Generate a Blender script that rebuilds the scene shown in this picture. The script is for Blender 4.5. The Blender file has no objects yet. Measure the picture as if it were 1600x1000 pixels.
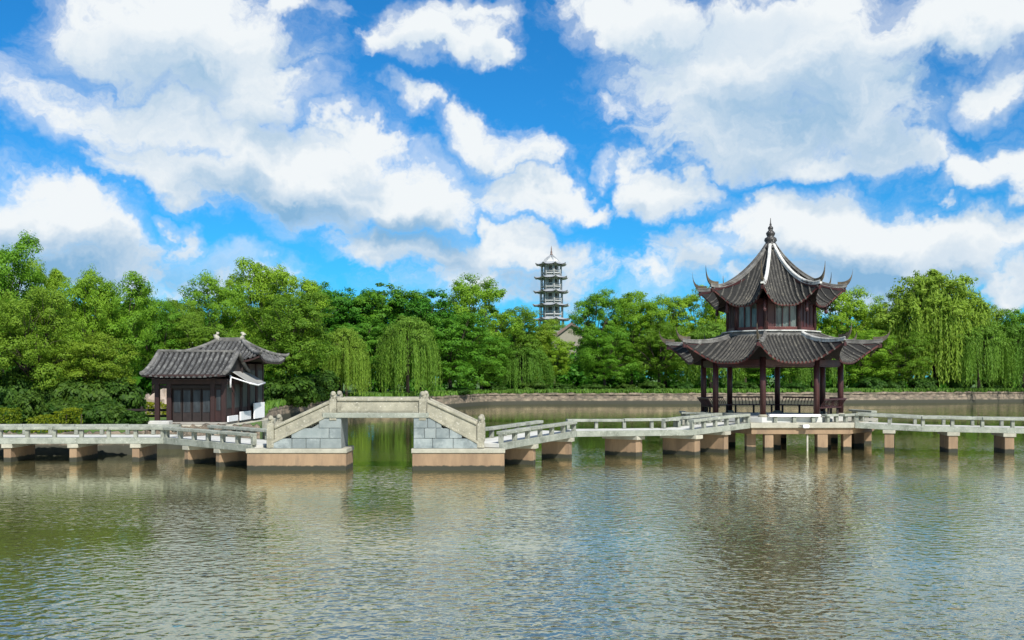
import bpy, math, random
import numpy as np
from mathutils import Vector, Matrix
R = math.radians
scene = bpy.context.scene
C = scene.collection
random.seed(7)

# ------------------------------------------------------------------ camera
CAM_H = 3.5          # eye height above the lake
F, CX, HZ = 1600.0, 800.0, 590.0
cam_d = bpy.data.cameras.new('camera'); cam = bpy.data.objects.new('camera', cam_d); C.objects.link(cam)
cam.location = (0, 0, CAM_H); cam.rotation_euler = (R(90), 0, 0)
cam_d.sensor_width = 36.0; cam_d.lens = 36.0; cam_d.shift_y = (HZ-500)/1600.0
cam_d.clip_start = 0.3; cam_d.clip_end = 6000
scene.camera = cam
def X(px, d): return (px-CX)/F*d
def Z(py, d): return CAM_H-(py-HZ)/F*d

# ------------------------------------------------------------------ light and sky
SUN = Vector((0.34, -0.76, 0.80)).normalized()
sun_d = bpy.data.lights.new('sun', 'SUN'); sun = bpy.data.objects.new('sun', sun_d); C.objects.link(sun)
sun_d.energy = 5.0; sun_d.angle = R(0.6); sun_d.color = (1.0, 0.95, 0.87)
sun.rotation_euler = SUN.to_track_quat('Z', 'Y').to_euler()
scene.view_settings.view_transform = 'Standard'; scene.view_settings.look = 'None'
scene.view_settings.exposure = 0.45; scene.view_settings.gamma = 1.0; scene.view_settings.use_curve_mapping = False
try:
    cy = scene.cycles; cy.max_bounces = 8; cy.transparent_max_bounces = 8; cy.use_denoising = True
    cy.sample_clamp_indirect = 6.0
except Exception: pass

W = bpy.data.worlds.new('World'); scene.world = W; W.use_nodes = True
nt = W.node_tree; nt.nodes.clear(); L = nt.links
def nd(tree, t, **kw):
    n = tree.nodes.new(t)
    for k, v in kw.items(): setattr(n, k, v)
    return n
def px_ang(px, py):
    x, z = (px-CX)/F, (HZ-py)/F
    return math.atan(x), math.atan2(z, math.hypot(x, 1))
# cloud banks as seen from the lake: (px, py, rx, ry, tilt, weight)
CLOUDS = [
 (290,70,270,140,0,1.1),(410,140,130,90,0,1.1),(260,190,220,80,8,.95),(120,190,170,45,24,.75),(170,40,150,70,0,.8),(370,50,110,90,0,.8),
 (470,280,250,105,8,1.25),(290,272,180,62,5,1.15),(640,310,170,85,10,1.2),(545,222,110,50,10,1.1),(640,395,170,50,4,.95),(370,215,130,60,0,1.0),
 (70,345,190,100,14,1.1),(160,410,240,75,10,.9),(20,300,110,50,0,.95),(330,425,220,45,4,.62),(280,372,34,34,0,.85),(30,420,180,70,0,.9),
 (680,52,135,62,-4,1.15),(755,76,52,32,0,1.0),(730,14,90,30,0,.75),(455,16,85,36,0,1.0),(600,60,60,40,0,.8),
 (760,212,105,60,18,1.1),(660,162,70,26,20,.8),(815,245,50,40,0,.8),(835,305,130,52,2,1.15),(930,322,66,34,0,.9),(1050,300,112,60,0,1.15),(945,258,44,34,0,.85),(1000,262,70,40,20,.9),
 (790,372,66,36,0,1.0),(790,402,190,44,0,1.0),(860,430,130,76,0,.85),(730,440,170,55,0,.7),
 (1200,95,350,150,-8,1.15),(1010,40,200,80,10,1.05),(1140,205,220,82,6,1.15),(1340,165,160,110,-8,1.1),(1480,30,230,80,-4,1.05),(1270,245,170,44,3,.95),(1400,235,100,44,0,.9),(950,160,60,40,0,.7),
 (1570,130,90,56,-12,1.05),(1530,275,84,56,10,1.1),(1600,290,60,76,0,1.05),(1470,225,60,40,30,.7),
 (1320,370,215,100,6,1.25),(1215,340,90,60,0,1.05),(1188,312,38,32,0,.85),(1470,395,150,72,10,1.15),(1580,372,70,44,0,1.0),(1585,450,76,44,0,1.1),(1330,440,250,70,0,.9),(1100,410,120,70,0,.8),(1000,440,120,40,6,.55)]
def vm(tree, op, a, b):
    n = nd(tree, 'ShaderNodeVectorMath', operation=op)
    for i, v in enumerate((a, b)):
        if isinstance(v, tuple): n.inputs[i].default_value = v
        else: tree.links.new(v, n.inputs[i])
    return n.outputs['Value'] if op == 'DOT_PRODUCT' else n.outputs[0]
def fm(tree, op, a, b=None, c=None, clamp=False):
    n = nd(tree, 'ShaderNodeMath', operation=op); n.use_clamp = clamp
    for i, v in enumerate((a, b, c)):
        if v is None: continue
        if isinstance(v, (int, float)): n.inputs[i].default_value = v
        else: tree.links.new(v, n.inputs[i])
    return n.outputs[0]
def step(tree, v, a, b, lo=0.0, hi=1.0):
    n = nd(tree, 'ShaderNodeMapRange', interpolation_type='SMOOTHSTEP'); tree.links.new(v, n.inputs[0])
    for i, x in ((1, a), (2, b), (3, lo), (4, hi)): n.inputs[i].default_value = x
    return n.outputs[0]
def noise2(tree, vec, scale, detail, rough=.6):
    n = nd(tree, 'ShaderNodeTexNoise', noise_dimensions='2D')
    n.inputs['Scale'].default_value = scale; n.inputs['Detail'].default_value = detail; n.inputs['Roughness'].default_value = rough
    tree.links.new(vec, n.inputs['Vector']); return n
BASES = [(430,312,190,50,8,1.0),(640,372,150,42,6,1.0),(230,415,260,55,8,1.1),(50,410,140,70,10,1.0),(1230,190,330,85,-4,.6),(1120,60,230,50,0,.7),(1330,425,210,55,0,1.0),
         (230,110,210,75,0,.5),(1420,130,120,60,-10,.7),(1480,420,110,40,0,.8),(860,440,120,50,0,.9),(700,420,160,30,0,.8),(1100,420,90,40,0,.9),(760,250,60,25,0,.5),(1060,320,80,22,0,.5),(660,75,90,22,0,.45)]
def cloud_group(name, CLOUDS, rest=True):
    # input: (azimuth, elevation, 1), already warped; output: how deep inside a cloud bank this direction lies
    g = bpy.data.node_groups.new(name, 'ShaderNodeTree')
    g.interface.new_socket('P', in_out='INPUT', socket_type='NodeSocketVector')
    g.interface.new_socket('D', in_out='OUTPUT', socket_type='NodeSocketFloat')
    gi = nd(g, 'NodeGroupInput'); go = nd(g, 'NodeGroupOutput')
    P = gi.outputs[0]; last = None
    for (px, py, rx, ry, rot, wt) in CLOUDS:
        a, e = px_ang(px, py); t = -R(rot); rx, ry = rx/F*.82, ry/F*.82
        cu, su = math.cos(t), math.sin(t)
        u = vm(g, 'DOT_PRODUCT', P, (cu/rx, su/rx, -(a*cu+e*su)/rx))
        v = vm(g, 'DOT_PRODUCT', P, (-su/ry, cu/ry, -(-a*su+e*cu)/ry))
        r2 = fm(g, 'MULTIPLY_ADD', v, v, fm(g, 'MULTIPLY', u, u))
        d = fm(g, 'MULTIPLY_ADD', r2, -wt, wt)
        last = d if last is None else fm(g, 'SMOOTH_MAX', last, d, .12)
    if not rest:
        g.links.new(fm(g, 'MAXIMUM', last, 0.0), go.inputs[0]); return g
    # the rest of the sky dome carries the same broken cumulus
    n2 = noise2(g, P, 4.5, 2)
    gm = step(g, n2.outputs['Fac'], .36, .72, -.4, 1.1)
    sep = nd(g, 'ShaderNodeSeparateXYZ'); g.links.new(P, sep.inputs[0])
    om = fm(g, 'MAXIMUM', step(g, fm(g, 'ABSOLUTE', sep.outputs[0]), .47, .62), step(g, sep.outputs[1], .36, .48))
    g.links.new(fm(g, 'MAXIMUM', fm(g, 'MAXIMUM', last, -.6), fm(g, 'MULTIPLY_ADD', om, 1.0, fm(g, 'MULTIPLY_ADD', gm, om, -1.0))), go.inputs[0])
    return g
CG = cloud_group('cloud_field', CLOUDS); BG_ = cloud_group('cloud_bases', BASES, False)
tc = nd(nt, 'ShaderNodeTexCoord'); sp = nd(nt, 'ShaderNodeSeparateXYZ'); L.new(tc.outputs['Generated'], sp.inputs[0])
az = fm(nt, 'ARCTAN2', sp.outputs[0], sp.outputs[1]); el = fm(nt, 'ARCSINE', sp.outputs[2])
pc = nd(nt, 'ShaderNodeCombineXYZ'); L.new(az, pc.inputs[0]); L.new(el, pc.inputs[1]); pc.inputs[2].default_value = 1
P0 = pc.outputs[0]
nw = noise2(nt, P0, 11, 5, .6)
wv = vm(nt, 'MULTIPLY', vm(nt, 'SUBTRACT', nw.outputs['Color'], (.5, .5, .5)), (.13, .085, 0))
PW = vm(nt, 'ADD', P0, wv)
def field(off):
    c = nd(nt, 'ShaderNodeGroup'); c.node_tree = CG
    L.new(vm(nt, 'ADD', PW, off) if off else PW, c.inputs[0]); return c.outputs[0]
D1, D2 = field(None), field((-.012, .040, 0))
PE = vm(nt, 'MULTIPLY', PW, (.7, 1.25, 1))
E1 = noise2(nt, PE, 26, 6, .62).outputs['Fac']
E2 = noise2(nt, vm(nt, 'ADD', PE, (-.003, .008, 0)), 26, 4, .62).outputs['Fac']
DD = fm(nt, 'ADD', D1, fm(nt, 'MULTIPLY_ADD', E1, 1.35, -.80))
WS = noise2(nt, vm(nt, 'MULTIPLY', PW, (.55, 1.5, 1)), 9, 6, .68).outputs['Fac']
thin = step(nt, fm(nt, 'ADD', fm(nt, 'MULTIPLY', D1, .8), fm(nt, 'MULTIPLY_ADD', WS, 2.4, -1.2)), -.42, 1.0, 0, .58)
cov = fm(nt, 'MAXIMUM', step(nt, DD, -.10, .72), thin)
cb = nd(nt, 'ShaderNodeGroup'); cb.node_tree = BG_; L.new(vm(nt, 'ADD', P0, vm(nt, 'MULTIPLY', wv, (.8, .8, 0))), cb.inputs[0])
slope = fm(nt, 'ADD', fm(nt, 'MULTIPLY', fm(nt, 'SUBTRACT', D1, D2), .8), fm(nt, 'MULTIPLY', fm(nt, 'SUBTRACT', E1, E2), .60))
dark = step(nt, slope, .50, -.65)
deep = step(nt, DD, .25, 1.0)
base = fm(nt, 'MULTIPLY', cb.outputs[0], fm(nt, 'MULTIPLY_ADD', E1, -.7, 1.25))
tk = fm(nt, 'ADD', fm(nt, 'MULTIPLY', dark, fm(nt, 'MULTIPLY_ADD', deep, .55, .36)), fm(nt, 'MULTIPLY', base, .58), clamp=True)
ccol = nd(nt, 'ShaderNodeMix', data_type='RGBA'); L.new(tk, ccol.inputs['Factor'])
ccol.inputs['A'].default_value = (.93, .975, 1.0, 1); ccol.inputs['B'].default_value = (.26, .49, .74, 1)
sky = nd(nt, 'ShaderNodeTexSky', sky_type='NISHITA'); sky.sun_disc = False
sky.sun_elevation = math.asin(SUN.z); sky.sun_rotation = math.atan2(SUN.x, SUN.y)
sky.air_density = 1.0; sky.dust_density = .35; sky.ozone_density = 3.0
hs = nd(nt, 'ShaderNodeMix', data_type='RGBA', blend_type='MULTIPLY'); hs.inputs['Factor'].default_value = 1
L.new(sky.outputs[0], hs.inputs['A']); hs.inputs['B'].default_value = (.13, .74, 1.18, 1)
b1 = nd(nt, 'ShaderNodeBackground'); L.new(hs.outputs['Result'], b1.inputs[0]); b1.inputs[1].default_value = .085
b2 = nd(nt, 'ShaderNodeBackground'); L.new(ccol.outputs['Result'], b2.inputs[0]); b2.inputs[1].default_value = .70
mxs = nd(nt, 'ShaderNodeMixShader'); L.new(cov, mxs.inputs[0]); L.new(b1.outputs[0], mxs.inputs[1]); L.new(b2.outputs[0], mxs.inputs[2])
W.cycles.sampling_method = 'MANUAL'; W.cycles.sample_map_resolution = 512
wo = nd(nt, 'ShaderNodeOutputWorld'); L.new(mxs.outputs[0], wo.inputs[0])

# ------------------------------------------------------------------ helpers
def tag(o, label=None, cat=None, group=None, kind=None):
    for k, v in (('label', label), ('category', cat), ('group', group), ('kind', kind)):
        if v: o[k] = v
    return o
def empty(name, loc=(0, 0, 0), rz=0.0):
    o = bpy.data.objects.new(name, None); C.objects.link(o); o.location = loc; o.rotation_euler = (0, 0, rz)
    o.empty_display_size = .3; return o
def inst(name, mesh, parent=None, loc=(0, 0, 0), rz=0.0, scale=(1, 1, 1)):
    o = bpy.data.objects.new(name, mesh); C.objects.link(o); o.parent = parent
    o.location = loc; o.rotation_euler = (0, 0, rz); o.scale = scale; return o
class MB:
    def __init__(s): s.v, s.f, s.sm = [], [], []
    def add(s, vs, fs, smooth=False):
        n = len(s.v); s.v += [tuple(v) for v in vs]; s.f += [tuple(i+n for i in f) for f in fs]; s.sm += [smooth]*len(fs); return s
    def box(s, c, size, rz=0.0, M=None, taper=1.0, jit=0.0):
        hx, hy, hz = size[0]/2, size[1]/2, size[2]/2; vs = []
        for z in (-1, 1):
            k = taper if z > 0 else 1.0
            for x, y in ((-1, -1), (1, -1), (1, 1), (-1, 1)):
                p = Vector((x*hx*k, y*hy*k, z*hz))
                if jit: p += Vector([random.uniform(-jit, jit) for _ in range(3)])
                if M is not None: p = M @ p
                if rz: p = Matrix.Rotation(rz, 3, 'Z') @ p
                vs.append(p+Vector(c))
        return s.add(vs, [(3, 2, 1, 0), (4, 5, 6, 7), (0, 1, 5, 4), (1, 2, 6, 5), (2, 3, 7, 6), (3, 0, 4, 7)])
    def beam(s, a, b, w, h, off=0.0):
        """box from point a to point b; w across, h tall, the line runs along the middle of its top when off=0"""
        a, b = Vector(a), Vector(b); d = (b-a); dn = d.normalized(); side = Vector((dn.y, -dn.x, 0)).normalized(); up = side.cross(dn).normalized()
        vs = []
        for p in (a, b):
            for x, z in ((-1, -1), (1, -1), (1, 0), (-1, 0)): vs.append(p+side*x*w/2+up*(z*h+off))
        return s.add(vs, [(0, 1, 2, 3), (7, 6, 5, 4), (1, 0, 4, 5), (2, 1, 5, 6), (3, 2, 6, 7), (0, 3, 7, 4)])
    def prism(s, pts, y0, y1, axis='Y'):
        n = len(pts)
        if axis == 'Y': vs = [(p[0], y0, p[1]) for p in pts]+[(p[0], y1, p[1]) for p in pts]
        else: vs = [(p[0], p[1], y0) for p in pts]+[(p[0], p[1], y1) for p in pts]
        fs = [tuple(range(n)), tuple(range(2*n-1, n-1, -1))]+[(i, i+n, (i+1) % n+n, (i+1) % n) for i in range(n)]
        return s.add(vs, fs)
    def tube(s, pts, rad, n=8, cap=True, smooth=True):
        pts = [Vector(p) for p in pts]; vs = []; ref = Vector((0, 0, 1))
        for i, p in enumerate(pts):
            d = (pts[min(i+1, len(pts)-1)]-pts[max(i-1, 0)]).normalized()
            r0 = Vector((1, 0, 0)) if abs(d.z) > .9 else ref
            a = d.cross(r0).normalized(); b = d.cross(a).normalized()
            r = rad[i] if isinstance(rad, (list, tuple)) else rad
            vs += [p+(a*math.cos(2*math.pi*k/n)+b*math.sin(2*math.pi*k/n))*r for k in range(n)]
        fs = [(i*n+k, i*n+(k+1) % n, (i+1)*n+(k+1) % n, (i+1)*n+k) for i in range(len(pts)-1) for k in range(n)]
        s.add(vs, fs, smooth)
        if cap:
            m = len(s.v)-len(vs); s.f += [tuple(m+k for k in range(n))[::-1], tuple(m+(len(pts)-1)*n+k for k in range(n))]; s.sm += [False, False]
        return s
    def lathe(s, prof, c=(0, 0, 0), n=12, smooth=True):
        vs = [(c[0]+r*math.cos(2*math.pi*k/n), c[1]+r*math.sin(2*math.pi*k/n), c[2]+z) for r, z in prof for k in range(n)]
        fs = [(i*n+k, i*n+(k+1) % n, (i+1)*n+(k+1) % n, (i+1)*n+k) for i in range(len(prof)-1) for k in range(n)]
        s.add(vs, fs, smooth); m = len(s.v)-len(vs)
        s.f += [tuple(m+k for k in range(n))[::-1], tuple(m+(len(prof)-1)*n+k for k in range(n))]; s.sm += [False, False]; return s
    def grid(s, fn, nu, nv, smooth=True, flip=False):
        vs = [fn(i/nu, j/nv) for j in range(nv+1) for i in range(nu+1)]
        fs = []
        for j in range(nv):
            for i in range(nu):
                q = (j*(nu+1)+i, j*(nu+1)+i+1, (j+1)*(nu+1)+i+1, (j+1)*(nu+1)+i); fs.append(q[::-1] if flip else q)
        return s.add(vs, fs, smooth)
    def mesh(s, name, mat):
        me = bpy.data.meshes.new(name); me.from_pydata(s.v, [], s.f); me.materials.append(mat)
        me.polygons.foreach_set('use_smooth', s.sm); me.update(); return me
    def build(s, name, mat, parent=None, bevel=0.0, label=None, kind=None, origin=None):
        if origin is not None:
            o0 = Vector(origin); s.v = [tuple(Vector(v)-o0) for v in s.v]
        o = bpy.data.objects.new(name, s.mesh(name, mat)); C.objects.link(o); o.parent = parent
        if origin is not None: o.location = origin
        if bevel:
            m = o.modifiers.new('bevel', 'BEVEL'); m.width = bevel; m.segments = 2; m.limit_method = 'ANGLE'; m.angle_limit = R(40)
        if label: o['label'] = label
        if kind: o['kind'] = kind
        return o
def np_mesh(name, verts, faces, mat, var=None, smooth=False):
    """verts (n,3), faces (m,4) numpy arrays -> mesh, with a per-face leaf variation attribute"""
    me = bpy.data.meshes.new(name); n, m = len(verts), len(faces)
    me.vertices.add(n); me.vertices.foreach_set('co', verts.astype(np.float32).ravel())
    me.loops.add(m*4); me.loops.foreach_set('vertex_index', faces.astype(np.int32).ravel())
    me.polygons.add(m); me.polygons.foreach_set('loop_start', np.arange(0, m*4, 4, dtype=np.int32))
    try: me.polygons.foreach_set('loop_total', np.full(m, 4, dtype=np.int32))
    except Exception: pass
    if var is not None:
        a = me.attributes.new('leaf_age', 'FLOAT', 'FACE'); a.data.foreach_set('value', var.astype(np.float32))
    me.materials.append(mat); me.update(calc_edges=True); me.validate(); return me

# ------------------------------------------------------------------ materials
def new_mat(name):
    m = bpy.data.materials.new(name); m.use_nodes = True; t = m.node_tree
    return m, t, t.nodes['Principled BSDF']
def weathered(name, col, col2, scale=2.0, rough=.85, bump=.25, bscale=30.0, stain=None, stain_amt=.5, wet_refl=None, fleck=None, spec=.3, streak=False, cells=None):
    """col..col2 mottling at two sizes, optional stain colour in blotches, optional waterline band (z in metres) and pale flecks (lichen; painted highlights on the finial)"""
    m, t, b = new_mat(name); K = t.links
    g = nd(t, 'ShaderNodeNewGeometry'); P = g.outputs['Position']
    def noise(sc, det=5, ro=.6, vec=P):
        n = nd(t, 'ShaderNodeTexNoise'); n.inputs['Scale'].default_value = sc; n.inputs['Detail'].default_value = det; n.inputs['Roughness'].default_value = ro
        K.new(vec, n.inputs['Vector']); return n.outputs['Fac']
    def mix(f, a, c):
        x = nd(t, 'ShaderNodeMix', data_type='RGBA')
        if isinstance(f, float): x.inputs['Factor'].default_value = f
        else: K.new(f, x.inputs['Factor'])
        for s_, v in (('A', a), ('B', c)):
            if isinstance(v, tuple): x.inputs[s_].default_value = v+(1,)
            else: K.new(v, x.inputs[s_])
        return x.outputs['Result']
    vec = vm(t, 'MULTIPLY', P, (1, 1, .25)) if streak else P
    c = mix(step(t, noise(scale, 6, .65, vec), .32, .68), col, col2)
    oi = nd(t, 'ShaderNodeObjectInfo')
    c = mix(fm(t, 'MULTIPLY', oi.outputs['Random'], .28), c, tuple(x*.55 for x in col))
    if cells:
        v_ = nd(t, 'ShaderNodeTexVoronoi'); v_.inputs['Scale'].default_value = cells; K.new(vm(t, 'MULTIPLY', P, (1, 1, 2.2)), v_.inputs['Vector'])
        sv = nd(t, 'ShaderNodeSeparateXYZ'); K.new(v_.outputs['Color'], sv.inputs[0])
        c = mix(fm(t, 'MULTIPLY', sv.outputs[0], .75), c, tuple(x*.45 for x in col2))
        c = mix(step(t, v_.outputs['Distance'], .42, .75, 0, .7), c, (.05, .045, .035))
    if stain: c = mix(fm(t, 'MULTIPLY', step(t, noise(scale*.55, 7, .7, vec), .50, .66), stain_amt), c, stain)
    if fleck: c = mix(fm(t, 'MULTIPLY', step(t, noise(16, 3, .6), .60, .70), .8), c, fleck)
    if wet_refl:
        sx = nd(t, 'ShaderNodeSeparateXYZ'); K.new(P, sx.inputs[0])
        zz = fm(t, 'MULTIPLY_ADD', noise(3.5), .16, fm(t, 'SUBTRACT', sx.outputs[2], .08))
        c = mix(step(t, zz, wet_refl, wet_refl*.72), c, (.035, .036, .026))
    K.new(c, b.inputs['Base Color']); b.inputs['Roughness'].default_value = rough; b.inputs['Specular IOR Level'].default_value = spec
    if bump:
        bp = nd(t, 'ShaderNodeBump'); bp.inputs['Strength'].default_value = bump; bp.inputs['Distance'].default_value = .03
        K.new(noise(bscale, 5, .7), bp.inputs['Height']); K.new(bp.outputs[0], b.inputs['Normal'])
    return m
M = {}
M['rail'] = weathered('carved_stone', (.33, .31, .24), (.225, .215, .165), 2.6, stain=(.12, .115, .085), stain_amt=.65, fleck=(.52, .50, .43), bump=.4)
M['slab'] = weathered('grey_green_stone', (.31, .325, .275), (.20, .215, .18), 2.2, stain=(.10, .11, .085), stain_amt=.65, fleck=(.46, .47, .42), bump=.4)
M['post'] = weathered('mossy_stone_post', (.30, .31, .26), (.17, .18, .15), 5, stain=(.10, .11, .09), stain_amt=.6)
M['deck'] = weathered('bleached_concrete', (.56, .56, .53), (.42, .42, .39), 1.2, bump=.15, stain=(.34, .34, .31), stain_amt=.4)
M['pier'] = weathered('tan_render', (.30, .205, .125), (.20, .135, .085), 1.8, wet_refl=.21, bump=.3, stain=(.16, .115, .08), stain_amt=.65, streak=True)
M['cap'] = weathered('pale_cap_stone', (.42, .40, .325), (.31, .30, .24), 3, stain=(.22, .21, .17), stain_amt=.4)
M['block'] = weathered('blue_grey_block', (.215, .245, .245), (.15, .18, .185), 2.2, stain=(.38, .42, .41), stain_amt=.45, bump=.6)
M['blockp'] = weathered('pale_grey_block', (.25, .28, .275), (.185, .215, .215), 2.2, stain=(.17, .21, .215), stain_amt=.5, bump=.6)
M['mortar'] = weathered('mortar', (.24, .265, .26), (.17, .19, .185), 4)
M['wood'] = weathered('oxblood_lacquer', (.060, .020, .020), (.035, .013, .013), 3, rough=.45, bump=.1, stain=(.035, .014, .014), streak=True)
M['red'] = weathered('red_fascia', (.11, .030, .024), (.065, .020, .018), 3, rough=.5, bump=.1, stain=(.06, .02, .018))
M['dark'] = weathered('dark_timber', (.030, .022, .020), (.020, .015, .014), 3, rough=.7, bump=.1)
M['tile'] = weathered('grey_clay_tile', (.075, .072, .065), (.036, .035, .033), 3.0, rough=.8, bump=.4, stain=(.115, .108, .088), stain_amt=.7, fleck=(.30, .275, .22), spec=.25)
M['bed'] = weathered('tile_bed', (.022, .022, .021), (.014, .014, .014), 4.0, rough=.9)
M['hwood'] = weathered('house_timber', (.042, .020, .018), (.026, .014, .013), 3, rough=.55, bump=.1, streak=True)
M['tileh'] = weathered('worn_grey_tile', (.10, .10, .097), (.036, .036, .036), 3.0, rough=.8, bump=.4, stain=(.23, .23, .215), stain_amt=.6, fleck=(.36, .355, .33), spec=.25)
M['plaster'] = weathered('lime_plaster', (.58, .58, .55), (.38, .38, .355), 2.6, stain=(.12, .115, .105), stain_amt=.85, streak=True)
M['ridge'] = weathered('grey_ridge_mortar', (.15, .145, .135), (.075, .073, .068), 3.0, stain=(.36, .355, .33), stain_amt=.5)
M['white'] = weathered('white_paint', (.80, .80, .80), (.72, .72, .73), 1.5, bump=.05, rough=.6)
M['iron'] = weathered('black_finial', (.035, .033, .032), (.02, .02, .02), 6, rough=.4, fleck=(.45, .44, .42))  # white highlights on the black finial are painted in as pale flecks
M['horn'] = weathered('ochre_horn', (.12, .095, .06), (.05, .045, .04), 5, rough=.8)
M['rubble'] = weathered('rubble_bank', (.25, .20, .145), (.15, .12, .09), 1.3, wet_refl=.55, bump=.8, bscale=5, stain=(.10, .095, .06), stain_amt=.6, fleck=(.40, .34, .27), cells=1.5)  # waterline band: wet stone, plus the bank's dark reflection painted into the colour
M['bark'] = weathered('bark', (.065, .050, .038), (.036, .028, .022), 6, rough=.95, bump=.6, bscale=14)
M['tower'] = weathered('pale_tower_paint', (.47, .48, .47), (.38, .39, .385), .3, bump=0)
M['towerroof'] = weathered('tower_tile', (.30, .32, .34), (.22, .24, .26), .3, bump=0)
M['towerdark'] = weathered('tower_shutters', (.11, .10, .09), (.08, .075, .07), .3, bump=0)
M['cream'] = weathered('cream_wall', (.27, .25, .195), (.23, .21, .165), .4, bump=0)
M['brownroof'] = weathered('brown_roof', (.20, .145, .125), (.15, .11, .10), .5, bump=0)
M['rock'] = weathered('garden_rock', (.42, .34, .28), (.28, .23, .19), 2.0, bump=.6, bscale=6)
M['canvas'] = weathered('grey_canvas', (.28, .28, .26), (.22, .22, .21), 1.5, bump=.1)
M['soil'] = weathered('paved_floor', (.34, .32, .28), (.27, .25, .22), 1.2)
def glass(name, col, rough=.12):
    m, t, b = new_mat(name); K = t.links
    g = nd(t, 'ShaderNodeNewGeometry'); n = nd(t, 'ShaderNodeTexNoise'); n.inputs['Scale'].default_value = 2.2; n.inputs['Detail'].default_value = 4
    K.new(vm(t, 'MULTIPLY', g.outputs['Position'], (2.2, 2.2, .5)), n.inputs['Vector'])
    x = nd(t, 'ShaderNodeMix', data_type='RGBA'); K.new(step(t, n.outputs['Fac'], .35, .65), x.inputs['Factor'])
    x.inputs['A'].default_value = tuple(c*.45 for c in col)+(1,); x.inputs['B'].default_value = tuple(c*1.3 for c in col)+(1,)
    K.new(x.outputs['Result'], b.inputs['Base Color']); b.inputs['Roughness'].default_value = rough; b.inputs['Specular IOR Level'].default_value = .6
    return m
M['pane'] = glass('curtained_glass', (.085, .105, .095))
M['panedark'] = glass('dark_glass', (.022, .027, .030), .5)
def leaf_mat(name, a, b_, trans=.5):
    m = bpy.data.materials.new(name); m.use_nodes = True; t = m.node_tree; t.nodes.clear(); K = t.links
    at = nd(t, 'ShaderNodeAttribute', attribute_name='leaf_age'); oi = nd(t, 'ShaderNodeObjectInfo')
    x = nd(t, 'ShaderNodeMix', data_type='RGBA'); K.new(at.outputs['Fac'], x.inputs['Factor'])
    x.inputs['A'].default_value = a+(1,); x.inputs['B'].default_value = b_+(1,)
    h = nd(t, 'ShaderNodeHueSaturation'); K.new(x.outputs['Result'], h.inputs['Color'])
    K.new(fm(t, 'MULTIPLY_ADD', oi.outputs['Random'], .035, .483), h.inputs['Hue'])
    K.new(fm(t, 'MULTIPLY_ADD', oi.outputs['Random'], -.35, 1.15), h.inputs['Value'])
    d = nd(t, 'ShaderNodeBsdfPrincipled'); K.new(h.outputs[0], d.inputs['Base Color']); d.inputs['Roughness'].default_value = .6; d.inputs['Specular IOR Level'].default_value = .25
    tr = nd(t, 'ShaderNodeBsdfTranslucent'); K.new(h.outputs[0], tr.inputs[0])
    mx = nd(t, 'ShaderNodeMixShader'); mx.inputs[0].default_value = trans; K.new(d.outputs[0], mx.inputs[1]); K.new(tr.outputs[0], mx.inputs[2])
    o = nd(t, 'ShaderNodeOutputMaterial'); K.new(mx.outputs[0], o.inputs[0]); return m
M['leafA'] = leaf_mat('spring_leaf', (.10, .235, .014), (.24, .43, .030))
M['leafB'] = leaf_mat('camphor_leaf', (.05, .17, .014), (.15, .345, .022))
M['leafO'] = leaf_mat('olive_leaf', (.10, .20, .014), (.23, .36, .028))
M['leafW'] = leaf_mat('willow_leaf', (.095, .20, .020), (.215, .365, .040))
M['leafY'] = leaf_mat('golden_hedge_leaf', (.11, .16, .008), (.27, .32, .012))
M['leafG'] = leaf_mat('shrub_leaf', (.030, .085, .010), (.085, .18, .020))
M['grass'] = leaf_mat('grass_blade', (.05, .12, .012), (.12, .22, .022), .25)
def ground_mat():
    m, t, b = new_mat('lawn'); K = t.links
    g = nd(t, 'ShaderNodeNewGeometry')
    n1 = nd(t, 'ShaderNodeTexNoise'); n1.inputs['Scale'].default_value = .35; n1.inputs['Detail'].default_value = 8; n1.inputs['Roughness'].default_value = .7; K.new(g.outputs['Position'], n1.inputs['Vector'])
    r = nd(t, 'ShaderNodeValToRGB'); K.new(n1.outputs['Fac'], r.inputs[0])
    r.color_ramp.elements[0].position = .3; r.color_ramp.elements[0].color = (.035, .075, .012, 1)
    r.color_ramp.elements[1].position = .7; r.color_ramp.elements[1].color = (.10, .165, .022, 1)
    e = r.color_ramp.elements.new(.5); e.color = (.060, .12, .016, 1)
    K.new(r.outputs[0], b.inputs['Base Color']); b.inputs['Roughness'].default_value = .95
    bp = nd(t, 'ShaderNodeBump'); bp.inputs['Strength'].default_value = .8; bp.inputs['Distance'].default_value = .08
    n2 = nd(t, 'ShaderNodeTexNoise'); n2.inputs['Scale'].default_value = 9; n2.inputs['Detail'].default_value = 4; K.new(g.outputs['Position'], n2.inputs['Vector'])
    K.new(n2.outputs['Fac'], bp.inputs['Height']); K.new(bp.outputs[0], b.inputs['Normal']); return m
M['lawn'] = ground_mat()
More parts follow.
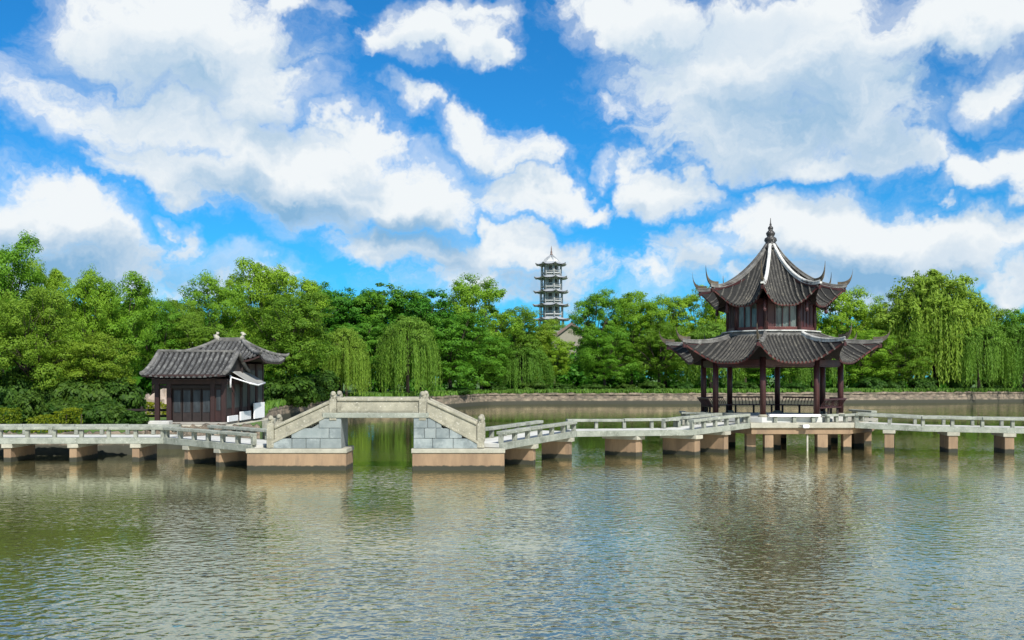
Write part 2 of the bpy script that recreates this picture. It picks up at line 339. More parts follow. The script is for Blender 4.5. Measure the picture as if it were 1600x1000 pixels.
def water_mat():
    m = bpy.data.materials.new('lake_water'); m.use_nodes = True; t = m.node_tree; t.nodes.clear(); K = t.links
    g = nd(t, 'ShaderNodeNewGeometry'); P = g.outputs['Position']
    def noise(vec, sc, det, ro=.55):
        n = nd(t, 'ShaderNodeTexNoise'); n.inputs['Scale'].default_value = sc; n.inputs['Detail'].default_value = det; n.inputs['Roughness'].default_value = ro
        K.new(vec, n.inputs['Vector']); return n.outputs['Fac']
    # wind ripples: elongated across the breeze, two sizes, plus net-like cells
    PA = vm(t, 'MULTIPLY', P, (.80, 1.0, 1.0))
    wa = vm(t, 'MULTIPLY', vm(t, 'SUBTRACT', (lambda n: n.outputs['Color'])(_tn(t, K, PA, 2.2, 2)), (.5, .5, .5)), (.30, .30, 0))
    PW_ = vm(t, 'ADD', PA, wa)
    vo = nd(t, 'ShaderNodeTexVoronoi', feature='SMOOTH_F1'); vo.inputs['Scale'].default_value = 5.6; vo.inputs['Smoothness'].default_value = .55; K.new(PW_, vo.inputs['Vector'])
    r1 = noise(PW_, 8.0, 1); r2 = noise(P, 2.4, 1)
    hgt = fm(t, 'ADD', fm(t, 'MULTIPLY', vo.outputs['Distance'], .80), fm(t, 'MULTIPLY_ADD', r1, .55, fm(t, 'MULTIPLY', r2, .55)))
    # sheltered water stays calm: behind the causeway and along the left shore
    sx = nd(t, 'ShaderNodeSeparateXYZ'); K.new(P, sx.inputs[0])
    breeze = noise(vm(t, 'MULTIPLY', P, (.05, .10, 0)), 1.0, 2)
    shore_l = fm(t, 'MULTIPLY_ADD', sx.outputs[1], -.62, sx.outputs[0])      # distance from the sheltered left corner
    open_ = fm(t, 'MULTIPLY', step(t, sx.outputs[1], 58, 30, .42, 1.0), fm(t, 'MULTIPLY', step(t, breeze, .34, .62, .35, 1.15), step(t, shore_l, -34, -16, .35, 1.0)))
    bp = nd(t, 'ShaderNodeBump'); K.new(hgt, bp.inputs['Height']); bp.inputs['Distance'].default_value = .0235
    K.new(fm(t, 'MULTIPLY', open_, .85), bp.inputs['Strength'])
    body = nd(t, 'ShaderNodeBsdfDiffuse'); body.inputs[0].default_value = (.088, .082, .036, 1)
    gl = nd(t, 'ShaderNodeBsdfGlossy'); gl.inputs['Roughness'].default_value = .045; gl.inputs[0].default_value = (.98, .98, .82, 1); K.new(bp.outputs[0], gl.inputs['Normal'])
    fr = nd(t, 'ShaderNodeFresnel'); fr.inputs['IOR'].default_value = 2.5; K.new(bp.outputs[0], fr.inputs['Normal'])
    mx = nd(t, 'ShaderNodeMixShader'); K.new(fm(t, 'MULTIPLY_ADD', fr.outputs[0], 1.1, .10, clamp=True), mx.inputs[0]); K.new(body.outputs[0], mx.inputs[1]); K.new(gl.outputs[0], mx.inputs[2])
    o = nd(t, 'ShaderNodeOutputMaterial'); K.new(mx.outputs[0], o.inputs[0]); return m
def _tn(t, K, vec, sc, det):
    n = nd(t, 'ShaderNodeTexNoise'); n.inputs['Scale'].default_value = sc; n.inputs['Detail'].default_value = det; K.new(vec, n.inputs['Vector']); return n
M['water'] = water_mat()

# ------------------------------------------------------------------ the setting: lake, land, shore wall
wm = MB(); wm.add([(-260, -60, 0), (260, -60, 0), (260, 260, 0), (-260, 260, 0)], [(0, 1, 2, 3)])
tag(wm.build('lake_water', M['water']), kind='structure')
SHORE = [(-700, 46, 1.0), (-200, 46, 1.0), (120, 46, 1.0), (226, 46.6, 1.0), (229, 50.2, 1.15), (407, 50.2, 1.15), (409, 54, 1.15), (411, 60, 1.1), (414, 69, 1.1), (421, 79, 1.1), (445, 86, 1.15),
         (480, 94, 1.2), (560, 105, 1.3), (640, 111, 1.35), (700, 117, 1.4), (735, 125, 1.42), (765, 131, 1.45), (850, 134, 1.45), (1000, 134, 1.45), (1200, 136, 1.5), (1400, 140, 1.5), (1600, 144, 1.5), (1900, 150, 1.5), (2400, 160, 1.5)]
def shore_at(px):
    for (a, b) in zip(SHORE, SHORE[1:]):
        if a[0] <= px <= b[0]:
            k = (px-a[0])/(b[0]-a[0]); return a[1]+(b[1]-a[1])*k, a[2]+(b[2]-a[2])*k
    return SHORE[-1][1:]
cols = sorted(set([p[0] for p in SHORE]+list(range(420, 2400, 20))+list(range(-700, 226, 60))))
rows = [(0, -2.2), (.02, None), (3, 0), (10, .05), (30, .15), (80, .3), (250, .5), (1200, 1.0), (3500, 1.5)]
gm_ = MB(); vs = []
for px in cols:
    d, h = shore_at(px)
    for t_, dz in rows:
        vs.append((X(px, d+.35+t_), d+.35+t_, (h-.05)+(dz if dz is not None else 0)))
nr = len(rows); fs = [(i*nr+j, (i+1)*nr+j, (i+1)*nr+j+1, i*nr+j+1) for i in range(len(cols)-1) for j in range(nr-1)]
gm_.add(vs, fs); tag(gm_.build('ground', M['lawn']), kind='structure')
lb = MB(); lb.add([(-3000, -300, -2.4), (3000, -300, -2.4), (3000, 3800, -2.4), (-3000, 3800, -2.4)], [(0, 1, 2, 3)])
tag(lb.build('lake_bed_terrain', M['soil']), kind='structure')
# stone shore wall with a coping course, following the waterline
def shore_wall(p0, p1, name, label):
    pts = [c for c in range(p0, p1, 5)]+[p1]
    e = empty(name, (X((p0+p1)/2, shore_at((p0+p1)/2)[0]), shore_at((p0+p1)/2)[0], 0)); off = Vector(e.location)
    body, cop = MB(), MB(); prof, pc_ = [], []
    for px in pts:
        d, h = shore_at(px); j = random.uniform(-.08, .08)
        a = Vector((X(px, d), d, 0)); n = Vector((X(px, 1), 1, 0)).normalized()
        prof.append([a+n*(-.25)+Vector((0, 0, -.9))-off, a+n*(-.10+j)+Vector((0, 0, .1))-off, a+n*(.12+j)+Vector((0, 0, h-.22))-off, a+n*.6+Vector((0, 0, h-.22))-off])
        pc_.append([a+n*.02+Vector((0, 0, h-.21))-off, a+n*(.0+j*.5)+Vector((0, 0, h+j))-off, a+n*.62+Vector((0, 0, h+.02+j))-off, a+n*.62+Vector((0, 0, h-.21))-off])
    for mb, pr in ((body, prof), (cop, pc_)):
        vs = [p for r in pr for p in r]; k = 4
        mb.add(vs, [(i*k+j, (i+1)*k+j, (i+1)*k+j+1, i*k+j+1) for i in range(len(pr)-1) for j in range(3)], True)
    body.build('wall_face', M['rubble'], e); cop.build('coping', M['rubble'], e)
    tag(e, label, 'shore wall')
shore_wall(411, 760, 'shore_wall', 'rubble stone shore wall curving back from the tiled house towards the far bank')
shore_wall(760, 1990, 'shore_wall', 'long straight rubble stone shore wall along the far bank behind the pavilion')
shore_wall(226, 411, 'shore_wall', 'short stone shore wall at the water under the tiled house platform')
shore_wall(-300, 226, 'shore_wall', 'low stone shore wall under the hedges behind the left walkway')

# ------------------------------------------------------------------ walkways over the water
def walkway(pts, label, piers, far_rail=True, near_rail=True, post_gap=1.2, wid=1.9, pier_len=1.7, rail_h=.46):
    """pts: near-edge corners (px, d, z). Parts: deck, edge beams, posts, rail slabs, piers (> pier_cap)."""
    P3 = [Vector((X(a, d), d, z)) for a, d, z in pts]
    e = empty('stone_walkway', (P3[0].x, P3[0].y, 0)); off = Vector(e.location)
    for i, (a, b) in enumerate(zip(P3, P3[1:])):
        a, b = a-off, b-off; dv = b-a; Ln = dv.length; dn = dv/Ln
        back = Vector((-dn.y, dn.x, 0)).normalized()
        MB().beam(a+back*(.18+(wid-.36)/2)+Vector((0, 0, .0)), b+back*(.18+(wid-.36)/2), wid-.36, .16).build('deck', M['deck'], e, .01)
        for t in (.09, wid-.09):
            MB().beam(a+back*t+Vector((0, 0, .015)), b+back*t+Vector((0, 0, .015)), .178, .26).build('edge_beam', M['slab'], e, .015)
        n = max(2, int(round(Ln/post_gap)))
        for t, on in ((.13, near_rail), (wid-.13, far_rail)):
            if not on: continue
            for k in range(n+1):
                if k == n and i < len(P3)-2: continue
                p = a+dv*((k+.0)/n)*.985+back*t+dn*.08
                q = MB().box((0, 0, (rail_h-.12)/2-.01), (.15, .17, rail_h-.12), jit=.006)
                q.build('rail_post', M['post'], e, .015, origin=None).location = p+Vector((0, 0, .015))
                e_last = C.objects[-1]; e_last.rotation_euler.z = math.atan2(dn.y, dn.x)
            step_ = 2; k = 0
            while k < n:
                k2 = min(n, k+step_)
                p, q_ = a+dv*(k/n)+back*t+dn*.012, a+dv*(k2/n)+back*t-dn*.012
                MB().beam(p+Vector((0, 0, rail_h+random.uniform(-.012, .012))), q_+Vector((0, 0, rail_h+random.uniform(-.012, .012))), .34, .125).build('rail_slab', M['slab'], e, .02)
                k = k2
    for (ppx, seg, w, pl, *yw) in piers:
        a, b = P3[seg], P3[seg+1]
        # point on this run seen at that column
        k = 0.5
        lo, hi = -.2, 1.2
        for _ in range(40):
            k = (lo+hi)/2; q = a.lerp(b, k); s = CX+q.x/q.y*F
            if (s < ppx) == (b.x > a.x): lo = k
            else: hi = k
        q = a.lerp(b, k)-off; dn = (b-a).normalized(); back = Vector((-dn.y, dn.x, 0)).normalized(); ang = math.atan2(dn.y, dn.x)
        top = q.z-.245
        col = MB(); col.box((0, 0, (top-.17-1.2)/2), (w, pl, top-.17+1.2), jit=.004)
        pr = col.build('pier', M['pier'], e, .02); c = q+back*(pl/2+.06); pr.location = (c.x, c.y, 0); yaw = R(yw[0]) if yw else 0.0; pr.rotation_euler.z = ang+yaw
        cp = MB().box((0, 0, top-.087), (w+.14, (wid-.02) if not yw else pl+.2, .17)).build('pier_cap', M['cap'], pr, .015); cp.location = (0, (wid-.02)/2-pl/2-.055, 0) if not yaw else (0, 0, 0)
    return tag(e, label, 'walkway')
walkway([(-90, 42.3, 1.0), (255, 42.5, 1.0)], 'long straight stone walkway on piers at the far left, below the hedges',
        [(10, 0, .30, 2.3), (113, 0, .30, 2.3), (211, 0, .30, 2.3), (-85, 0, .30, 2.3)], wid=2.5)
walkway([(255, 42.5, 1.0), (392, 38.75, .93)], 'short stone walkway in front of the tiled house, leading to the bridge',
        [(289, 0, .28, 2.2), (338, 0, .26, 2.2)], post_gap=1.0, wid=2.4)
walkway([(786, 38.75, 1.0), (901, 44.8, 1.15)], 'short stone walkway climbing away from the right foot of the bridge',
        [(836, 0, .30, 1.25, 8), (893, 0, .30, 1.3, 8)])
walkway([(901, 44.8, 1.15), (1083, 45.9, 1.15)], 'level stone walkway between the bridge and the pavilion, on three broad piers',
        [(984, 0, .50, 1.7, 38), (1076, 0, .48, 1.7, 38)], post_gap=1.25, near_rail=False)
walkway([(1083, 45.9, 1.15), (1172, 48.75, 1.33)], 'short stone walkway rising to the left corner of the pavilion terrace',
        [(1134, 0, .42, 1.6, 10)], post_gap=.95)
walkway([(1336, 49.0, 1.33), (1440, 47.9, 1.22), (1680, 46.8, 1.14)], 'stone walkway running right from the pavilion terrace out of the picture',
        [(1389, 0, .42, 1.7), (1490, 1, .42, 1.7), (1578, 1, .42, 1.7), (1668, 1, .42, 1.7)], post_gap=1.25)

# ------------------------------------------------------------------ the stone bridge
BD = 38.6
def bx(px): return X(px, BD)
def bz(py): return Z(py, BD)
br = empty('stone_bridge', (bx(590), BD, 0)); bo = Vector(br.location); BW = 1.65
def bpoly(pts): return [(bx(a)-bo.x, bz(b)) for a, b in pts]
def bbuild(mb, name, mat, bevel=.02, **k): return mb.build(name, mat, br, bevel, **k)
for (xa, xb) in ((386, 541), (644, 788)):
    bbuild(MB().box(((bx(xa)+bx(xb))/2-bo.x, BW/2, (bz(708)-1.4)/2), (bx(xb)-bx(xa), BW+.1, bz(708)+1.4)), 'abutment', M['pier'], .03)
    bbuild(MB().box(((bx(xa)+bx(xb))/2-bo.x, BW/2-.0, (bz(708)+bz(701))/2+.002), (bx(xb)-bx(xa)+.06, BW+.18, bz(701)-bz(708))), 'abutment_cap', M['cap'], .02)
# masonry: coursed blocks cut along the slope of the stair
def clip_block(x0, x1, y0, y1, line):
    """rectangle in picture rows y0 (top) .. y1 (bottom), cut to stay below the sloping line ((xa,ya),(xb,yb))"""
    (xa, ya), (xb, yb) = line; poly = [(x0, y1), (x1, y1), (x1, y0), (x0, y0)]; out = []
    f = lambda p: p[1]-(ya+(p[0]-xa)*(yb-ya)/(xb-xa))
    for i, p in enumerate(poly):
        q = poly[(i+1) % 4]; fp, fq = f(p), f(q)
        if fp >= 0: out.append(p)
        if (fp >= 0) != (fq >= 0): k = fp/(fp-fq); out.append((p[0]+(q[0]-p[0])*k, p[1]+(q[1]-p[1])*k))
    return out
courses = [(653, 669), (669, 685), (685, 701)]
LB = [[(498, 533)], [(455, 514), (514, 533)], [(424, 456), (456, 478), (478, 500), (500, 533)]]
RB = [[(646, 668), (668, 681), (681, 690)], [(646, 663), (663, 681), (681, 702), (702, 722)], [(646, 676), (676, 708), (708, 748)]]
for side, blocks, line in ((0, LB, ((424, 694), (512, 650.5))), (1, RB, ((668, 650.5), (748, 695)))):
    core = [(433, 701), (533, 701), (533, 653), (514, 653)] if side == 0 else [(646, 701), (738, 701), (668, 653), (646, 653)]
    core = bpoly(core)
    bbuild(MB().prism(core, .05, BW-.05), 'wall_core', M['mortar'], 0)
    for (ya, yb), row in zip(courses, blocks):
        for (xa, xb) in row:
            pl = clip_block(xa+.35, xb-.35, ya+.35, yb-.35, line)
            if len(pl) < 3: continue
            p = random.uniform(-.012, .012)
            bbuild(MB().prism(bpoly(pl), p, .3), 'stone_block', random.choice([M['block'], M['block'], M['blockp']]), .012)
# deck and stairs
bbuild(MB().prism(bpoly([(504, 645), (670, 645), (670, 653), (504, 653)]), -.04, BW+.04), 'span_slab', M['slab'], .02)
for sgn, (xa, xb) in ((1, (424, 512)), (-1, (750, 664))):
    n = 7
    for k in range(n):
        x0 = xa+(xb-xa)*k/n; x1 = xa+(xb-xa)*(k+1)/n; yt = 694+(647-694)*(k+.8)/n
        a, b = sorted((x0, x1))
        bbuild(MB().box(((bx(a)+bx(b))/2-bo.x, BW/2, bz(yt)-.12), (bx(b)-bx(a)-.004, BW-.66, .24)), 'stair_tread', M['cap'], .01)
# railing panels (front and rear): body, raised coping
for y0 in (.02, BW-.26):
    for pts, cop in (([(526, 645), (655, 645), (655, 627), (526, 627)], [(526, 627), (655, 627), (655, 621), (526, 621)]),
                     ([(428, 692), (515, 647), (515, 631), (428, 671)], [(428, 671), (515, 631), (515, 625), (428, 665)]),
                     ([(667, 647), (745, 690), (745, 665), (667, 629)], [(667, 629), (745, 665), (745, 659), (667, 623)])):
        pn = bbuild(MB().prism(bpoly(pts), y0+.03, y0+.21), 'railing_panel', M['rail'], .02)
        MB().prism(bpoly(cop), y0-.03, y0+.27).build('coping', M['rail'], pn, .04)
        cx = [p[0] for p in pts]; cyy = [p[1] for p in pts]
        inner = [(min(cx)+(p[0]-min(cx))*.90+.05*(max(cx)-min(cx)), (p[1]-sum(cyy)/4)*.72+sum(cyy)/4) for p in pts] if pts[0][1] == pts[1][1] else None
        if inner: MB().prism(bpoly(inner), y0+.012, y0+.05).build('panel_field', M['rail'], pn, .015)
    # sloped lower rail resting on the masonry
    for pts in ([(420, 696), (512, 651.5), (512, 647), (420, 691)], [(668, 647), (752, 692), (752, 697), (668, 651.5)]):
        bbuild(MB().prism(bpoly(pts), y0-.05, y0+.30), 'stringer', M['rail'], .02)
def lion_post(px, y_top, y_bot, y0):
    h = bz(y_bot); t = bz(y_top); x = bx(px)-bo.x; bod = t-.36
    p = bbuild(MB().box((0, 0, (bod-h)/2), (.27, .29, bod-h), jit=.006), 'post', M['rail'], .02); p.location = (x, y0+.12, h)
    hd = MB()
    hd.box((0, 0, .03), (.24, .25, .06))
    hd.lathe([(.10, .0), (.13, .06), (.125, .14), (.10, .19)], (0, .03, .05), 8)      # haunches
    hd.lathe([(.06, .0), (.10, .05), (.105, .12), (.07, .18), (.02, .20)], (0, -.02, .14), 8)   # head and mane
    hd.box((0, -.11, .22), (.09, .08, .07)); hd.box((-.05, -.08, .06), (.05, .06, .14)); hd.box((.05, -.08, .06), (.05, .06, .14))
    q = hd.build('lion_finial', M['rail'], p, .012); q.location = (0, 0, bod-h-.01)
for px in (520, 660): lion_post(px, 610, 657, 0); lion_post(px, 610, 650, BW-.26)
for px in (422, 751): lion_post(px, 648, 700, 0); lion_post(px, 648, 692, BW-.26)
tag(br, 'hump-backed stone bridge with sloping solid railings and lion-topped posts over an open gap', 'bridge')

# ------------------------------------------------------------------ octagonal pavilion
PC = Vector((X(1204, 52.5), 52.5, 0)); N8 = 8; T8 = math.tan(math.pi/8)
VIEW = math.atan2(-PC.y, -PC.x)                     # direction from the pavilion back to the shore path
A0 = VIEW + R(-6.0)                                 # one corner points almost at us
FLOOR = 1.60
pav = empty('pavilion', (PC.x, PC.y, FLOOR), 0.0)
def ring(r, k): a = A0+k*math.pi/4; return Vector((r*math.cos(a), r*math.sin(a), 0))
def face_frame(k):
    a = A0+(k+.5)*math.pi/4; return Vector((math.cos(a), math.sin(a), 0)), Vector((-math.sin(a), math.cos(a), 0))
def oct_prism(mb, r, z0, z1, r1=None):
    r1 = r if r1 is None else r1
    vs = [ring(r, k)+Vector((0, 0, z0)) for k in range(8)]+[ring(r1, k)+Vector((0, 0, z1)) for k in range(8)]
    return mb.add(vs, [tuple(range(8))[::-1], tuple(range(8, 16))]+[(k, (k+1) % 8, (k+1) % 8+8, k+8) for k in range(8)])
def oct_roof(name, a0, a1, ext, z_top, drop, p, lift, nrow_gap, horn_h, horn_out, ridge_s0=0.0, white=()):
    """roof of eight sagging faces; a0/a1 apothems at top and eave, corners pushed out by ext and up by lift"""
    rt = empty(name); rt.parent = pav
    def surf(k, s, u, up=0.0):
        o, t = face_frame(k); ap = a0+(a1-a0)*s; hw = ap*T8
        w = abs(u)**3.2; e = ext*(abs(u)**4.5)*s*s
        r = o*(ap+e*math.cos(math.pi/8))+t*(u*hw+math.copysign(e*math.sin(math.pi/8), u))
        # u may pass +-1 a little: blend is symmetric across the ridge
        z = z_top-drop*(1-max(0., 1-s)**p)+lift*w*(s**1.25)+up
        return r+Vector((0, 0, z))
    for k in range(8):
        MB().grid(lambda i, j: surf(k, j, i*2-1), 24, 12).build('roof_bed', M['bed'], rt)
        MB().grid(lambda i, j: surf(k, .06+j*.93, i*2-1, -.10), 24, 8, flip=True).build('soffit', M['dark'], rt)
        # red eave board hung under the tile edge
        MB().grid(lambda i, j: surf(k, .985, i*2-1, -.015-j*.115)+face_frame(k)[0]*.005, 24, 1).build('eave_board', M['red'], rt)
        # rows of half-round cover tiles, each course overlapping the next
        o, t = face_frame(k); mb = MB(); hw1 = a1*T8; n = int(hw1/nrow_gap)
        for q in range(-n-2, n+3):
            fr = q/(n+.35)                     # share of the eave width
            if abs(fr) >= 1.0: continue
            off = fr*hw1
            s0 = max(0.0, (abs(off)/T8-a0)/(a1-a0)) if off else 0.0
            s0 = min(max(s0+.02, 0.0), .9)
            ncs = max(3, int((1-s0)*(a1-a0)/.20)); rr = nrow_gap*.33; prof = []
            for c in range(ncs):
                for (fr_, rad) in ((0.0, 1.12), (.92, .90)):
                    s = s0+(1.012-s0)*(c+fr_)/ncs; hw = (a0+(a1-a0)*s)*T8; u = max(-1, min(1, off/hw))
                    prof.append((s, u, rr*rad*random.uniform(.80, 1.22)))
            base = len(mb.v); m = 5
            for (s, u, rad) in prof:
                cpt = surf(k, min(s, 1.012), u)
                for h in range(m):
                    a = math.pi*h/(m-1); mb.v.append(tuple(cpt+t*(math.cos(a)*rad)+Vector((0, 0, math.sin(a)*rad*1.15-.01))))
            for c in range(len(prof)-1):
                for h in range(m-1):
                    mb.f.append((base+c*m+h, base+c*m+h+1, base+(c+1)*m+h+1, base+(c+1)*m+h)); mb.sm.append(False)
            e_ = base+(len(prof)-1)*m
            mb.f.append(tuple(e_+h for h in range(m))); mb.sm.append(False)
            # drip tile closing the row
            cpt = surf(k, 1.014, max(-1, min(1, off/hw1)))
            mb.add([cpt+t*(-rr*.9)+o*.012, cpt+t*(rr*.9)+o*.012, cpt+t*(rr*.75)+o*.014+Vector((0, 0, -.07)), cpt+o*.014+Vector((0, 0, -.10)), cpt+t*(-rr*.75)+o*.014+Vector((0, 0, -.07))], [(0, 4, 3, 2, 1)])
        mb.build('tile_rows', M['tile'], rt, kind='stuff')
    for k in range(8):
        # hip ridge: tall narrow band swept down the corner
        mb = MB(); d = ring(1, k).normalized(); sd = Vector((-d.y, d.x, 0)); vs = []; ns = 18
        for i in range(ns+1):
            s = ridge_s0+(1-ridge_s0)*i/ns; c = surf(k, s, -1.0); w = .075; h = .20-.05*(i/ns)
            for (a, b) in ((-w, -.03), (w, -.03), (w*.8, h*.72), (w*1.05, h*.74), (w*.7, h), (-w*.7, h), (-w*1.05, h*.74), (-w*.8, h*.72)):
                vs.append(c+sd*a+Vector((0, 0, b)))
        m = 8
        mb.add(vs, [(i*m+j, i*m+(j+1) % m, (i+1)*m+(j+1) % m, (i+1)*m+j) for i in range(ns) for j in range(m)]+[tuple(range(m))[::-1], tuple(ns*m+j for j in range(m))])
        mb.build('hip_ridge', M['plaster'] if k in white else M['ridge'], rt)
        # flying corner: a fin that curls up into a pointed horn
        c = surf(k, 1.0, -1.0); pts, ra = [], []
        for i in range(13):
            f = i/12; pts.append(c+d*(horn_out*(1-(1-f)**1.6)-.45*(1-f)**3)+Vector((0, 0, .02+horn_h*f**1.9+.10*(1-f)))); ra.append(.15*(1-f)**.8+.012)
        hb = MB(); vs = []
        for pnt, r_ in zip(pts, ra):
            for (a, b) in ((-.06, -1.2), (.06, -1.2), (.055, .8), (-.055, .8)): vs.append(pnt+sd*(a*(r_/.15)**.7)+Vector((0, 0, b*r_)))
        hb.add(vs, [(i*4+j, i*4+(j+1) % 4, (i+1)*4+(j+1) % 4, (i+1)*4+j) for i in range(12) for j in range(4)]+[(3, 2, 1, 0), (48, 49, 50, 51)])
        hb.build('corner_horn', M['horn'], rt, .01)
        # carved corner beam under the eave
        MB().beam(surf(k, .45, -1)+Vector((0, 0, -.16)), surf(k, .99, -1)+Vector((0, 0, -.12)), .14, .17).build('corner_beam', M['wood'], rt, .01)
    return surf
# terrace (its own thing) --------------------------------------------------
ter = empty('terrace', (PC.x, 48.75, 0)); to = Vector(ter.location)
def tp(px, d): return (X(px, d)-to.x, d-to.y)
plan = [tp(1173, 48.72), tp(1330, 48.72), tp(1368, 51.2), tp(1372, 54.5), tp(1322, 58), tp(1120, 58), tp(1062, 54.3), tp(1066, 51.8), tp(1128, 51.0)]
def inset(pl, k): cx = sum(p[0] for p in pl)/len(pl); cy_ = sum(p[1] for p in pl)/len(pl); return [(cx+(p[0]-cx)*k, cy_+(p[1]-cy_)*k) for p in pl]
MB().prism(inset(plan, 1.0), 1.10, 1.345, 'Z').build('terrace_slab', M['cap'], ter, .02)
MB().prism(inset(plan, .975), .80, 1.10, 'Z').build('edge_girder', M['pier'], ter, .02)
for (px, d, w) in ((1200, 49.1, .42), (1213, 50.6, .36), (1283, 49.1, .5), (1291, 50.8, .36), (1322, 49.4, .40), (1172, 49.6, .45), (1340, 51.8, .5), (1140, 53, .5), (1220, 56.5, .5), (1300, 56.5, .5), (1088, 54, .45), (1352, 54, .5)):
    q = MB().box((0, 0, -.35), (w, w, 2.3)).build('pile', M['pier'], ter, .02); x, y = tp(px, d); q.location = (x, y, 0)
# rails round the terrace
def rail_run(p, q, posts, z=1.345, h=.40, slab='slab'):
    a, b = Vector(p+(z,)), Vector(q+(z,))
    MB().beam(a+Vector((0, 0, h)), b+Vector((0, 0, h)), .32, .11).build('rail_slab', M[slab], ter, .02)
    ang = math.atan2(b.y-a.y, b.x-a.x)
    for k in range(posts):
        c = a.lerp(b, (k+.35)/(posts-.3)); o = MB().box((0, 0, (h-.11)/2), (.17, .17, h-.11)).build('rail_post', M['post'], ter, .015); o.location = c; o.rotation_euler.z = ang
rail_run(tp(1201, 48.95), tp(1281, 48.95), 3, slab='white')
rail_run(tp(1288, 49.0), tp(1311, 49.6), 2); rail_run(tp(1316, 49.2), tp(1352, 50.7), 3)
rail_run(tp(1070, 52.2), tp(1124, 51.2), 4); rail_run(tp(1066, 54.0), tp(1070, 52.2), 2); rail_run(tp(1128, 51.3), tp(1168, 49.3), 3)
rail_run(tp(1330, 56.8), tp(1366, 54.2), 3)
tag(ter, 'low stone terrace on piles over the water that carries the two-tiered pavilion', 'terrace')
lampo = Vector((X(1260, 48.5), 48.5, 0))
fl = empty('floodlight', (lampo.x, 48.60, 1.16))
MB().box((0, -.03, .02), (.30, .16, .17), jit=.01).build('lamp_housing', M['white'], fl, .03); MB().box((-.2, .02, .05), (.18, .04, .05)).build('bracket', M['iron'], fl)
tag(fl, 'small white floodlight fixed to the front edge of the pavilion terrace', 'floodlight')
pp = MB().tube([(0, 0, -1.2), (0, 0, .80)], .045, 8).build('drain_pipe', M['cap']); pp.location = (X(1261, 49.0), 48.95, 0)
tag(pp, 'thin pale pipe standing in the water under the front of the terrace', 'pipe')
# pavilion body -------------------------------------------------------------
oct_prism(MB(), 3.75, -.26, 0).build('floor_plinth', M['deck'], pav, .02)
RCOL = 3.42
for k in range(8):
    c = ring(RCOL, k)
    o = MB().tube([(0, 0, .12), (0, 0, 2.9)], .145, 14).build('column', M['wood'], pav); o.location = c
    b = MB().lathe([(.23, 0), (.24, .05), (.20, .10), (.17, .13)], n=14).build('column_base', M['rail'], o)
    MB().beam(ring(RCOL, k)+Vector((0, 0, 2.78)), ring(RCOL, k+1)+Vector((0, 0, 2.78)), .14, .30).build('lintel', M['wood'], pav, .01)
    # openwork frieze under the lintel
    fz = MB(); a, b_ = ring(RCOL, k)+Vector((0, 0, 2.47)), ring(RCOL, k+1)+Vector((0, 0, 2.47)); fz.beam(a.lerp(b_, .06), b_.lerp(a, .06), .05, .05)
    fz.build('frieze', M['wood'], pav)
    o2, t2 = face_frame(k); a, b_ = ring(RCOL-.02, k), ring(RCOL-.02, k+1)
    if k in (0, 7): continue                       # the two bays facing the lake steps stay open
    st = MB(); st.beam(a.lerp(b_, .05)+Vector((0, 0, .46))+o2*-.05, b_.lerp(a, .05)+Vector((0, 0, .46))+o2*-.05, .38, .06); st.build('bench_seat', M['wood'], pav, .01)
    br_ = MB(); br_.beam(a.lerp(b_, .05)+Vector((0, 0, .88))+o2*.36, b_.lerp(a, .05)+Vector((0, 0, .88))+o2*.36, .07, .08); br_.build('backrest_rail', M['wood'], pav, .01)
    for q in range(13):
        c = a.lerp(b_, .07+.86*q/12); s_ = MB().tube([c+Vector((0, 0, .44))+o2*.14, c+Vector((0, 0, .60))+o2*.20, c+Vector((0, 0, .82))+o2*.36], .022, 5, smooth=False); s_.build('backrest_slat', M['wood'], pav)
    for f in (.12, .5, .88): MB().box(a.lerp(b_, f)+Vector((0, 0, .2)), (.09, .09, .4)).build('bench_leg', M['dark'], pav)
ZL = FLOOR
oct_roof('lower_roof', 2.20, 4.15, .92, 5.62-ZL, 1.34, 1.25, 1.0, .175, .72, .36, white=(1,))
oct_prism(MB(), 2.46, 5.50-ZL, 5.78-ZL, 2.40).build('ridge_band', M['ridge'], pav, .02)
oct_prism(MB(), 2.50, 5.783-ZL, 5.85-ZL).build('band_coping', M['plaster'], pav, .02)
